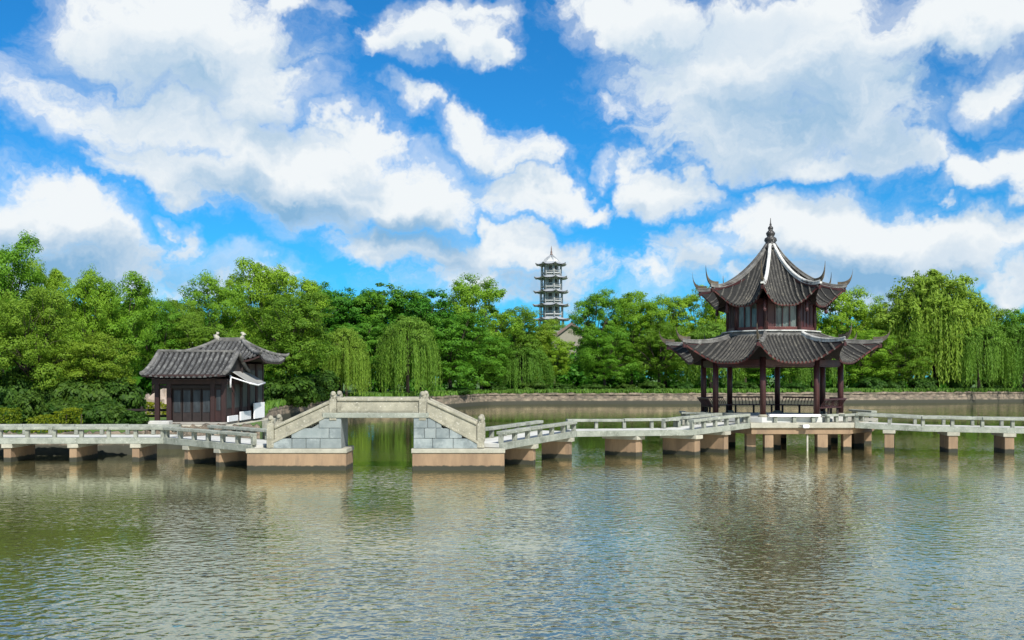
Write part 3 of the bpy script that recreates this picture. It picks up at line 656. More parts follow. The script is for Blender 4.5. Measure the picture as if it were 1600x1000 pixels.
# upper room
RU = 2.16; zb, zt = 5.84-ZL, 7.28-ZL
oct_prism(MB(), RU-.16, zb, zt+.2).build('room_core', M['dark'], pav)
for k in range(8):
    MB().tube([ring(RU, k)+Vector((0, 0, zb-.05)), ring(RU, k)+Vector((0, 0, zt+.25))], .10, 10).build('corner_post', M['wood'], pav)
    a, b_ = ring(RU-.02, k), ring(RU-.02, k+1); o2, t2 = face_frame(k); wd = (b_-a).length; ang = math.atan2(t2.y, t2.x); mid = (a+b_)/2
    pf = empty('wall_panel', mid+Vector((0, 0, zb)), ang); pf.parent = pav
    MB().box((0, 0, .09), (wd-.17, .12, .18)).build('sill_rail', M['red'], pf, .01)
    MB().box((0, 0, zt-zb+.02), (wd-.17, .12, .22)).build('head_rail', M['wood'], pf, .01)
    win = k in (0, 7, 1, 6, 3, 4)
    npan = 4
    for q in range(npan):
        x0 = -(wd-.2)/2+(wd-.2)*q/npan; w = (wd-.2)/npan
        if win and k in (0, 7, 3, 4) and ((q in (1, 2, 3) and k == 0) or (q in (0, 1, 2) and k == 7) or (k in (3, 4) and q in (1, 2))):
            MB().box((x0+w/2, .02, .18+(zt-zb-.28)/2), (w-.06, .02, zt-zb-.28)).build('pane', M['pane'], pf)
        else:
            MB().box((x0+w/2, .01, .18+(zt-zb-.28)/2), (w-.05, .05, zt-zb-.28)).build('shutter', M['wood'], pf, .01)
        MB().box((x0, -.0, .18+(zt-zb-.28)/2), (.055, .10, zt-zb-.28)).build('mullion', M['wood'], pf, .008)
    # hanging lotus post below each corner of the eave
    hp = MB().lathe([(.02, -.62), (.09, -.56), (.10, -.46), (.06, -.40), (.075, -.34), (.075, 0)], n=10).build('hanging_post', M['wood'], pav); hp.location = ring(2.72, k)+Vector((0, 0, 7.32-ZL))
oct_roof('upper_roof', .26, 2.80, .70, 10.16-ZL, 3.06, 1.55, .95, .165, 1.0, .28, white=(0, 1))
fin = MB(); fin.lathe([(.40, 0), (.42, .10), (.36, .14), (.30, .22), (.30, .30), (.24, .34), (.33, .46), (.30, .58), (.17, .66), (.22, .76), (.24, .84), (.16, .94), (.10, 1.0), (.14, 1.07), (.13, 1.14), (.05, 1.22), (.06, 1.28), (.03, 1.36), (.012, 1.62)], n=12)
fo = fin.build('finial', M['iron'], pav); fo.location = (0, 0, 10.06-ZL)
tag(pav, 'dark two-tiered octagonal pavilion with upswept tiled eaves, red columns and a spiked finial', 'pavilion')

# ------------------------------------------------------------------ tiled house by the left shore
hs_ = empty('tiled_house', (-16.2, 51.6, 1.15)); HO = Vector(hs_.location)
def hv(x, y, z): return Vector((x, y, z))-HO
def hbox(name, mat, x0, x1, y0, y1, z0, z1, bev=.01, parent=None):
    o = MB().box(hv((x0+x1)/2, (y0+y1)/2, (z0+z1)/2), (x1-x0, y1-y0, z1-z0)).build(name, M[mat], parent or hs_, bev); return o
hbox('base_slab', 'cap', -18.6, -13.75, 50.35, 59.6, .55, 1.15, .03)
hbox('step_block', 'deck', -18.05, -16.9, 50.42, 51.0, 1.153, 1.36, .02)
hbox('floor', 'soil', -18.3, -14.3, 51.05, 59.2, 1.152, 1.26)
XL, XR, YF = -17.85, -14.50, 51.55
for x in (XL, XR, -15.05, -17.25): hbox('post', 'hwood', x-.11, x+.11, YF-.11, YF+.11, 1.26, 3.42)
hbox('eave_beam', 'hwood', -18.1, -14.3, YF-.10, YF+.10, 3.16, 3.44)
hbox('tie_beam', 'dark', -17.75, -14.6, YF-.06, YF+.06, 2.95, 3.12)
# front door leaves, set back behind the open porch bay at the left
w = (-15.16+17.14)/4
for q in range(4):
    x0 = -17.14+q*w; d_ = hbox('door_leaf', 'dark', x0+.02, x0+w-.02, YF+.12, YF+.17, 1.27, 2.95)
    hbox('door_pane', 'panedark', x0+.08, x0+w-.08, YF+.10, YF+.13, 1.75, 2.85, 0, d_)
hbox('back_wall', 'dark', -17.25, -14.6, YF+.35, YF+.42, 1.27, 3.4)
hbox('window', 'hwood', -14.95, -14.6, YF+.0, YF+.06, 1.3, 2.95); hbox('window_pane', 'panedark', -14.88, -14.67, YF-.02, YF+.02, 1.85, 2.88, 0)
# long right-hand wall running back: panels between posts
ys = [51.66, 52.9, 54.1, 55.3, 56.6, 57.9]
for i, (y0, y1) in enumerate(zip(ys, ys[1:])):
    xo = -14.46+.09*i
    hbox('side_post', 'hwood', xo-.06, xo+.06, y1-.06, y1+.06, 1.26, 3.5 if i < 2 else 4.25)
    p = hbox('side_panel', 'hwood', xo-.06, xo+.0, y0+.06, y1-.07, 1.3, 3.4 if i < 2 else 4.25)
    hbox('side_pane', 'panedark', xo-.01, xo+.025, y0+.16, y1-.16, 1.95, 3.15 if i < 2 else 3.9, 0, p)
hbox('rear_wall', 'dark', -17.6, -14.1, 57.9, 58.05, 1.26, 4.4); hbox('left_wall', 'dark', -17.7, -17.6, 53.6, 58, 1.26, 4.4)
hbox('hall_front', 'dark', -17.6, -14.2, 54.0, 54.1, 3.0, 4.4)
# white plinth panels stepping up towards the back
for (y0, y1, z0, z1) in ((51.4, 53.2, 1.27, 1.56), (53.25, 55.3, 1.27, 1.72), (55.5, 57.7, 1.27, 2.12)):
    xo = -14.30+.09*(y0-51.4)/1.3; hbox('plinth_panel', 'white', xo, xo+.08, y0, y1, z0, z1, .01)
def tiled_slope(parent, fn, u0, u1, gap, mat, single=True, courses=9, rad=.085):
    """cover-tile rows down a slope fn(u, s) -> point; one object per row"""
    n = max(1, int(round((u1-u0)/gap)))
    allm = MB()
    for q in range(n+1):
        u = u0+(u1-u0)*q/n; mb = MB() if single else allm; base = len(mb.v); pr = []
        for c in range(courses):
            for f, k in ((0, 1.12), (.93, .92)):
                s = (c+f)/courses*1.02; pr.append((fn(u, s), rad*k*random.uniform(.85, 1.15)))
        a = (fn(u+.01, .5)-fn(u, .5)).normalized(); m = 5
        for c_, r_ in pr:
            for h in range(m):
                t = math.pi*h/(m-1); mb.v.append(tuple(c_+a*math.cos(t)*r_+Vector((0, 0, math.sin(t)*r_*1.1-.01))))
        for c in range(len(pr)-1):
            for h in range(m-1): mb.f.append((base+c*m+h, base+(c+1)*m+h, base+(c+1)*m+h+1, base+c*m+h+1)); mb.sm.append(False)
        mb.f.append(tuple(base+(len(pr)-1)*m+h for h in range(m))); mb.sm.append(False)
        if single: mb.build('tile_row', mat, parent)
    if not single: allm.build('tile_rows', mat, parent, kind='stuff')
def sag(s, p=1.35): return 1-max(0., 1-s)**p
# front wing roof
fr = empty('front_roof', hv(-16.25, 53.0, 4.9)); fr.parent = hs_; FO = Vector((-16.25, 53.0, 4.9))
def fslope(u, s): return Vector((u, 53.0-2.45*s, 4.80-1.30*sag(s)+.16*abs((u+16.25)/2.0)**4*s))-FO
def bslope(u, s): return Vector((u, 53.0+2.2*s, 4.80-1.0*sag(s)))-FO
MB().grid(lambda i, j: fslope(-18.3+4.15*i, j), 16, 8, flip=True).build('roof_bed', M['bed'], fr)
MB().grid(lambda i, j: bslope(-18.3+4.15*i, j), 16, 8).build('roof_bed', M['bed'], fr)
MB().grid(lambda i, j: fslope(-18.3+4.15*i, .02+.97*j)+Vector((0, 0, -.10)), 16, 8).build('soffit', M['dark'], fr)
MB().beam(fslope(-18.3, .985)+Vector((0, 0, -.03)), fslope(-14.15, .985)+Vector((0, 0, -.03)), .05, .11).build('eave_board', M['hwood'], fr)
tiled_slope(fr, fslope, -18.12, -14.35, .272, M['tileh'])
MB().beam(fslope(-18.32, 0)+Vector((0, 0, .16)), fslope(-14.13, 0)+Vector((0, 0, .11)), .20, .13).build('ridge', M['ridge'], fr, .03)
for u in (-18.27, -14.18):
    MB().tube([fslope(u, s)+Vector((0, 0, .05)) for s in np.linspace(0, 1.03, 9)], .11, 7).build('verge', M['ridge'], fr)
    MB().tube([bslope(u, s)+Vector((0, 0, .05)) for s in np.linspace(0, 1.0, 7)], .11, 7).build('verge', M['ridge'], fr)
gb = MB(); gb.add([fslope(-14.32, 1)+Vector((0, .2, -.05)), bslope(-14.32, .9)+Vector((0, 0, -.08)), fslope(-14.32, 0)+Vector((0, 0, -.06))]+[fslope(-14.42, 1)+Vector((0, .2, -.05)), bslope(-14.42, .9)+Vector((0, 0, -.08)), fslope(-14.42, 0)+Vector((0, 0, -.06))], [(0, 1, 2), (5, 4, 3), (0, 3, 4, 1), (1, 4, 5, 2), (2, 5, 3, 0)])
gb.build('gable', M['dark'], fr)
# rear hall roof: short ridge, four sagging slopes, lifted corners
rr_ = empty('hall_roof', hv(-15.6, 56.8, 5.6)); rr_.parent = hs_; RO = Vector((-15.6, 56.8, 5.6))
RX0, RX1, EX0, EX1, EY0, EY1, RZ, EZ, RY = -16.35, -14.95, -18.15, -13.2, 53.7, 59.8, 5.52, 4.38, 56.8
def rs(side, u, s):
    k = sag(s, 1.45); cl = (abs(u*2-1)**4)*.34*s**1.3
    if side in 'FB':
        x = RX0+(RX1-RX0)*u+((EX0-RX0)*(1-u)+(EX1-RX1)*u)*s; y = RY+((EY0 if side == 'F' else EY1)-RY)*s
    else:
        xe, xr = (EX1, RX1) if side == 'R' else (EX0, RX0); x = xr+(xe-xr)*s; y = RY+(EY0-RY)*s*(1-u)+(EY1-RY)*s*u
    return Vector((x, y, RZ-(RZ-EZ)*k+cl))-RO
for sd_, fl_ in (('F', True), ('B', False), ('R', False), ('L', True)):
    MB().grid(lambda i, j: rs(sd_, i, j), 16, 10, flip=fl_).build('roof_bed', M['bed'], rr_)
    MB().grid(lambda i, j: rs(sd_, i, .03+.96*j)+Vector((0, 0, -.1)), 16, 10, flip=not fl_).build('soffit', M['dark'], rr_)
    MB().grid(lambda i, j: rs(sd_, i, .99)+Vector((0, 0, -.02-.11*j)), 16, 1, flip=fl_).build('eave_board', M['hwood'], rr_)
def rfront(x, s):      # rows run straight down the front slope
    s_ = min(s, 1.02); x0 = RX0+(EX0-RX0)*s_; x1 = RX1+(EX1-RX1)*s_; u = max(0., min(1., (x-x0)/(x1-x0))); return rs('F', u, s_)
for q in range(20):
    x = EX0+.15+(EX1-EX0-.3)*q/19
    s0 = max(0., (RX0-x)/(RX0-EX0), (x-RX1)/(EX1-RX1))+.01
    if s0 > .93: continue
    tiled_slope(rr_, lambda u, s, s0=s0: rfront(u, s0+(1.0-s0)*s), x, x, 1, M['tileh'], courses=max(3, int(9*(1-s0))))
rt_m = MB()
for q in range(22):
    y = EY0+.15+(EY1-EY0-.3)*q/21; s0 = max((RY-y)/(RY-EY0), (y-RY)/(EY1-RY))+.01
    if s0 > .93: continue
    pts = [rs('R', max(0., min(1., ((y-RY)/(s*1.0)-(EY0-RY))/(EY1-EY0))), s) for s in np.linspace(s0, 1.0, 8)]
    rt_m.tube(pts, .08, 6, smooth=False)
rt_m.build('tile_rows', M['tileh'], rr_, kind='stuff')
for sd_, u in (('F', 0), ('F', 1), ('B', 0), ('B', 1)):
    pts = [rs(sd_, u, s)+Vector((0, 0, .07)) for s in np.linspace(0, 1, 10)]; e_ = pts[-1]; dd = (pts[-1]-pts[-2]); dd.z = 0; dd.normalize()
    pts += [e_+dd*.15+Vector((0, 0, .05)), e_+dd*.28+Vector((0, 0, .14))]
    MB().tube(pts, [.11]*9+[.10, .07, .03], 7).build('hip_ridge', M['ridge'], rr_)
MB().beam(Vector((RX0-.1, RY, RZ+.2))-RO, Vector((RX1+.1, RY, RZ+.2))-RO, .22, .24).build('ridge', M['ridge'], rr_, .03)
for x, s_ in ((RX0, -1), (RX1, 1)):
    MB().tube([Vector((x-s_*.12, RY, RZ+.05))-RO, Vector((x+s_*.05, RY, RZ+.22))-RO, Vector((x+s_*.10, RY, RZ+.34))-RO, Vector((x+s_*.0, RY, RZ+.44))-RO, Vector((x-s_*.10, RY, RZ+.46))-RO], [.13, .15, .13, .09, .05], 8).build('ridge_horn', M['cap'], rr_)
tag(hs_, 'small dark timber house with grey tiled roofs standing on the left shore behind the walkway', 'house')
# awning on the right-hand wall
aw = empty('awning', (-14.2, 53.6, 3.3)); AO = Vector(aw.location)
MB().grid(lambda i, j: Vector((-14.38+.95*j, 52.2+3.3*i+.2*j, 3.85-.62*j-.10*math.sin(math.pi*i)*j))-AO, 10, 6).build('canvas', M['canvas'], aw).modifiers.new('thick', 'SOLIDIFY').thickness = .02
MB().tube([Vector((-13.43, 52.4, 3.22))-AO, Vector((-13.40, 54.0, 3.10))-AO, Vector((-13.43, 55.7, 3.22))-AO], .045, 6).build('front_pole', M['white'], aw)
MB().tube([Vector((-14.38, 52.15, 3.55))-AO, Vector((-13.43, 52.4, 3.22))-AO], .04, 6).build('side_arm', M['white'], aw)
MB().tube([Vector((-14.33, 52.12, 3.0))-AO, Vector((-14.33, 52.12, 3.62))-AO], .05, 6).build('wall_batten', M['white'], aw)
tag(aw, 'grey canvas awning with white poles on the right-hand wall of the tiled house', 'awning')

# ------------------------------------------------------------------ far pagoda tower and gabled hall behind the trees
TD = 400.0; tw = empty('pagoda_tower', (X(861.5, TD), TD, 0)); S = TD/F
def tz(py): return Z(py, TD)
def octb(mb, r, z0, z1, r1=None, rot=R(12)):
    r1 = r if r1 is None else r1
    vs = [Vector((r*math.cos(rot+k*math.pi/4), r*math.sin(rot+k*math.pi/4), z0)) for k in range(8)]+[Vector((r1*math.cos(rot+k*math.pi/4), r1*math.sin(rot+k*math.pi/4), z1)) for k in range(8)]
    return mb.add(vs, [tuple(range(8))[::-1], tuple(range(8, 16))]+[(k, (k+1) % 8, (k+1) % 8+8, k+8) for k in range(8)])
eaves = [(414, 22.5, 13.5), (435, 24.5, 14), (457, 25.5, 15), (478, 26.5, 15.5), (500, 27.5, 16.5), (522, 28.5, 17.5)]
for (py, re_, rb) in eaves:
    zr = tz(py); re_ *= S*1.10; rb *= S*1.08
    n = 32
    def eav(i, j, top=True):
        a = R(12)+i*2*math.pi; k = (a-R(12))/(math.pi/4); fr_ = abs((k % 1)-.5)*2; rad = rb*.92+(re_-rb*.92)*j
        rad *= math.cos(math.pi/8)/math.cos(((k % 1)-.5)*math.pi/4); rad += .35*fr_**6*j
        return Vector((rad*math.cos(a), rad*math.sin(a), zr+1.25*(1-j)**1.3-.25*(1-abs(2*j-1))+.75*fr_**4*j*j-(0 if top else .3)))
    MB().grid(lambda i, j: eav(i, j), 64, 5, flip=True).build('eave_roof', M['towerroof'], tw)
    MB().grid(lambda i, j: eav(i, j, False), 64, 5).build('eave_soffit', M['tower'], tw)
    # storey below this eave
    z1, z0 = zr+.4, tz(py+19)
    octb(MB(), rb*.80, z0, z1).build('storey_wall', M['tower'], tw)
    bal = tz(py+12.5)
    octb(MB(), rb*1.12, bal-.35, bal).build('balcony', M['tower'], tw)
    rl = MB()
    for k in range(8):
        a0_, a1_ = R(12)+k*math.pi/4, R(12)+(k+1)*math.pi/4; rr = rb*1.10
        p, q = Vector((rr*math.cos(a0_), rr*math.sin(a0_), bal)), Vector((rr*math.cos(a1_), rr*math.sin(a1_), bal))
        MB().tube([p+Vector((0, 0, -1.5)), p+Vector((0, 0, z1-bal))], .26, 6).build('gallery_column', M['tower'], tw)
        rl.beam(p+Vector((0, 0, 1.1)), q+Vector((0, 0, 1.1)), .16, .18); rl.beam(p+Vector((0, 0, .6)), q+Vector((0, 0, .6)), .12, .14)
        am = (a0_+a1_)/2; nrm = Vector((math.cos(am), math.sin(am), 0)); ap = rb*.80*math.cos(math.pi/8)
        for zc, hh in ((bal+1.55, 2.2), (bal-1.5, 1.2)):
            wn = MB().box((0, 0, 0), (.14, rb*.34, hh)).build('window', M['towerdark'], tw); wn.location = nrm*(ap+.02)+Vector((0, 0, zc)); wn.rotation_euler.z = am
    rl.build('balcony_rail', M['tower'], tw)
octb(MB(), 5.2, 0, tz(541)).build('base_storey', M['tower'], tw)
octb(MB(), 15*S, tz(414)+.9, tz(405), 10*S).build('attic', M['tower'], tw)
dm = MB().lathe([(11.5*S, tz(410)), (11*S, tz(408)), (8.5*S, tz(404.5)), (5*S, tz(402)), (2.2*S, tz(400)), (1.1*S, tz(398.5))], n=16); dm.build('crown_roof', M['tower'], tw)
for k in range(8):
    a = R(12)+k*math.pi/4; MB().tube([Vector((r_*S*math.cos(a), r_*S*math.sin(a), tz(py_))) for r_, py_ in ((13.5, 411), (10, 406), (6, 402.3), (2, 399.2))], .3, 6).build('crown_rib', M['towerroof'], tw)
sp_ = MB().lathe([(.45, tz(399.5)), (.55, tz(397)), (.30, tz(396)), (.42, tz(394)), (.22, tz(392)), (.20, tz(389)), (.05, tz(384))], n=8); sp_.build('spire', M['brownroof'], tw)
tag(tw, 'tall pale many-storeyed pagoda tower with dark eaves rising behind the trees', 'pagoda')
GD = 300.0; gh = empty('gabled_hall', (X(893, GD), GD, 0)); g0 = X(893, GD)
def gx(px): return X(px, GD)-g0
zw = [Z(522, GD), Z(503, GD), 1.0]
MB().prism([(gx(864), zw[2]), (gx(922), zw[2]), (gx(922), zw[0]), (gx(893), zw[1]-.5), (gx(864), zw[0])], 0, 14).build('wall', M['cream'], gh)
MB().prism([(gx(861), zw[0]-1.0), (gx(893), zw[1]), (gx(893), zw[1]-.9), (gx(861), zw[0]-1.9)], -.8, 14.8).build('roof', M['brownroof'], gh)
MB().prism([(gx(925), zw[0]-1.0), (gx(925), zw[0]-1.9), (gx(893), zw[1]-.9), (gx(893), zw[1])], -.8, 14.8).build('roof', M['brownroof'], gh)
tag(gh, 'cream gabled hall with a brown roof half hidden by trees below the pagoda tower', 'building')

# ------------------------------------------------------------------ vegetation
rng = np.random.default_rng(11)
def unit(v): return v/np.maximum(np.linalg.norm(v, axis=1, keepdims=True), 1e-6)
def leaf_quads(p, nrm, size, aspect=.55, hang=None):
    """diamond leaves at p facing nrm; hang = array of axis directions for drooping leaves"""
    n = len(p); r = rng.normal(size=(n, 3))
    if hang is None: a = unit(np.cross(nrm, r))
    else: a = unit(hang)
    b = unit(np.cross(a, nrm+1e-3*r)); s = size[:, None]
    v = np.stack([p-a*s*.5, p+b*s*.5*aspect, p+a*s*.5, p-b*s*.5*aspect], axis=1).reshape(-1, 3)
    return v, np.arange(n*4).reshape(n, 4)
def clumps(lobes, per_lobe, per_clump, leaf, clump_r=.34, up=.35):
    P_, N_ = [], []
    for (c, r) in lobes:
        c, r = np.array(c), np.array(r)
        d = unit(rng.normal(size=(per_lobe, 3))+np.array([0, 0, up])); k = rng.uniform(.62, 1.02, (per_lobe, 1))
        cc = c+d*r*k
        for q in range(per_lobe):
            m = int(per_clump*rng.uniform(.6, 1.4)); cr = r.mean()*clump_r*rng.uniform(.6, 1.35)
            dd = unit(rng.normal(size=(m, 3))); rad = rng.uniform(.15, 1, (m, 1))**.5
            flat = np.array([1.15, 1.15, .72])
            P_.append(cc[q]+dd*rad*cr*flat); N_.append(unit(dd*.7+d[q]*.7+rng.normal(size=(m, 3))*.34+np.array([0, 0, .45])))
    p, n_ = np.vstack(P_), np.vstack(N_)
    return p, n_
def trunk_mesh(name, lobes, h0, r0, lean=(0, 0), seed=0):
    rs_ = random.Random(seed); mb = MB(); top = Vector((lean[0], lean[1], h0))
    base = [Vector((0, 0, -.3)), Vector((lean[0]*.15+rs_.uniform(-.1, .1), lean[1]*.15, h0*.35)), Vector((lean[0]*.55, lean[1]*.55+rs_.uniform(-.1, .1), h0*.7)), top]
    mb.tube(base, [r0*1.35, r0, r0*.85, r0*.7], 8)
    for (c, r) in lobes:
        c = Vector(c); st = base[2].lerp(top, rs_.uniform(.2, 1)); mid = st.lerp(c, .55)+Vector((rs_.uniform(-.3, .3), rs_.uniform(-.3, .3), rs_.uniform(-.1, .5)))
        mb.tube([st, mid, c+Vector((0, 0, r[2]*.3))], [r0*.45, r0*.28, r0*.08], 5)
        for _ in range(2):
            e_ = c+Vector((rs_.uniform(-1, 1)*r[0], rs_.uniform(-1, 1)*r[1], rs_.uniform(-.2, .8)*r[2])); mb.tube([mid, mid.lerp(e_, .5)+Vector((0, 0, .2)), e_], [r0*.2, r0*.12, r0*.03], 4)
    return mb.mesh(name, M['bark'])
def broad_proto(seed, leafm, n_l=11, per_lobe=13, per_clump=46, leaf=.36, spread=1.0, zc=6.9, rz=4.6, lob=(1.25, 2.0), gap=.34):
    """12 m tall, 9 m wide"""
    global rng
    rng = np.random.default_rng(seed); lobes = []
    for i in range(n_l):
        t = (i+.5)/n_l; z = zc-rz*.86+rz*1.72*t; rad = 3.5*spread*math.sqrt(max(.06, 1-((z-zc)/(rz*1.12))**2)); a = i*2.399+rng.uniform(-.5, .5)
        q = rad*rng.uniform(.45, 1.0); r = rng.uniform(*lob); lobes.append(((q*math.cos(a), q*math.sin(a), z), (r*1.1, r*1.1, r*.85)))
    p, nm = clumps(lobes, per_lobe, per_clump, leaf, gap)
    v, f = leaf_quads(p, nm, leaf*rng.uniform(.6, 1.3, len(p)))
    var = np.repeat(rng.uniform(0, 1, (len(p)+24)//25), 25)[:len(p)]*.55+rng.uniform(0, .45, len(p))
    return np_mesh('crown', v, f, leafm, var), trunk_mesh('trunk', lobes, 4.6, .21, (rng.uniform(-.5, .5), 0), seed)
def willow_proto(seed, leafm, bunches=110, strands=7, low=1.0, dense=1.0, tops=13, tq=3.4):
    """12 m tall, 9 m wide, strands hanging to near the ground"""
    global rng
    rng = np.random.default_rng(seed); lobes = []
    for i in range(tops):
        a = i*2.399; q = tq*math.sqrt((i+.5)/tops)*rng.uniform(.85, 1.1); z = 10.4-.28*q*q*.75+rng.uniform(-.8, .3); r = rng.uniform(1.0, 1.5); lobes.append(((q*math.cos(a), q*math.sin(a), z), (r, r, r*.75)))
    p0, n0 = clumps(lobes, 12, int(46*dense), .32, .42)
    v0, f0 = leaf_quads(p0, n0, .33*rng.uniform(.6, 1.2, len(p0)), .42)
    P_, N_, H_ = [], [], []
    for b in range(bunches):
        a = rng.uniform(0, 2*math.pi); q = 4.3*math.sqrt(rng.uniform(.05, 1)); cx, cy_ = q*math.cos(a), q*math.sin(a)
        ztop = 10.9*math.sqrt(max(.05, 1-(q/5.3)**2))+rng.uniform(-1.4, .4); zend = max(.5, low+rng.exponential(2.4)+rng.uniform(-.6, .6)-(.4*q if q > 3 else 0))
        for s in range(strands):
            x, y = cx+rng.normal()*.30, cy_+rng.normal()*.30; zt_ = ztop+rng.uniform(-.7, .3); ze = zend+abs(rng.normal())*1.2
            if zt_-ze < 1: continue
            m = int((zt_-ze)/(.20/dense)); t = np.linspace(0, 1, m); sway = rng.normal()*.22
            z = zt_-(zt_-ze)*t; out = .55*np.sin(np.minimum(t*2.2, 1)*math.pi/2)
            ca, sa = math.cos(a), math.sin(a)
            pp_ = np.stack([x+ca*out+sway*t+rng.normal(size=m)*.05, y+sa*out+rng.normal(size=m)*.05, z], axis=1)
            P_.append(pp_); hg = rng.normal(size=(m, 3))*.28+np.array([0, 0, -1.0]); H_.append(hg); N_.append(unit(rng.normal(size=(m, 3))*.6+np.array([ca, sa, .25])))
    p, nm, hg = np.vstack(P_), np.vstack(N_), np.vstack(H_)
    v, f = leaf_quads(p, nm, .38*rng.uniform(.6, 1.25, len(p)), .30, hg)
    V_, F_ = np.vstack([v0, v]), np.vstack([f0, f+len(v0)])
    var = np.concatenate([rng.uniform(.3, 1, len(p0)), np.repeat(rng.uniform(0, 1, (len(p)+59)//60), 60)[:len(p)]*.6+rng.uniform(0, .4, len(p))])
    return np_mesh('crown', V_, F_, leafm, var), trunk_mesh('trunk', lobes, 6.5, .24, (rng.uniform(-.4, .4), 0), seed)
PROTO = {
 'near': [broad_proto(s, M['leafA'], 17, 17, 125, .21, zc=7.6, rz=4.0, gap=.38) for s in (1, 2, 3)],
 'olive': [broad_proto(s, M['leafO'], 18, 17, 120, .22, 1.05, 7.3, 4.1, gap=.38) for s in (4, 5)],
 'airy': [broad_proto(s, M['leafA'], 18, 17, 115, .21, .95, 6.9, 4.7, (1.1, 1.8), .40) for s in (6, 7, 8, 9)],
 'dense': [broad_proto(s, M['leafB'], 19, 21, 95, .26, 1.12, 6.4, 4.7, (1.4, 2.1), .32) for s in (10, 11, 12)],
 'mixed': [broad_proto(s, M['leafO'], 17, 16, 110, .22, 1.0, 6.8, 4.6) for s in (13, 14)],
 'willow': [willow_proto(s, M['leafW']) for s in (15, 16, 17)],
 'dome': [willow_proto(18, M['leafW'], 150, 7, 1.4, 1.0, 26, 4.2)],
}
PICK = {k: 0 for k in PROTO}
SIZE = {}
for ps in PROTO.values():
    for cm, _ in ps:
        co = np.empty(len(cm.vertices)*3, np.float32); cm.vertices.foreach_get('co', co); co = co.reshape(-1, 3)
        SIZE[cm.name] = (float(2*np.percentile(np.abs(co[:, :2]), 97.5)), float(np.percentile(co[:, 2], 99.6)))
def tree(name, px, d, top, wpx, kind, label, group, lean=0.0):
    pr = PROTO[kind]; cm, tm = pr[PICK[kind] % len(pr)]; PICK[kind] += 1
    sd, gh_ = shore_at(px); z0 = gh_+min(.25, .02*max(0, d-sd)); h = Z(top, d)-z0; w = wpx/F*d
    e = empty(name, (X(px, d), d, z0-.1), random.uniform(0, 6.28)); hw, ht = SIZE[cm.name]; e.scale = (w/hw, w/hw, h/ht)
    c = bpy.data.objects.new('crown', cm); C.objects.link(c); c.parent = e
    t = bpy.data.objects.new('trunk', tm); C.objects.link(t); t.parent = e
    return tag(e, label, 'tree', group)
G1, G2, G3 = 'trees on the near left bank', 'trees behind the bridge', 'trees along the far bank'
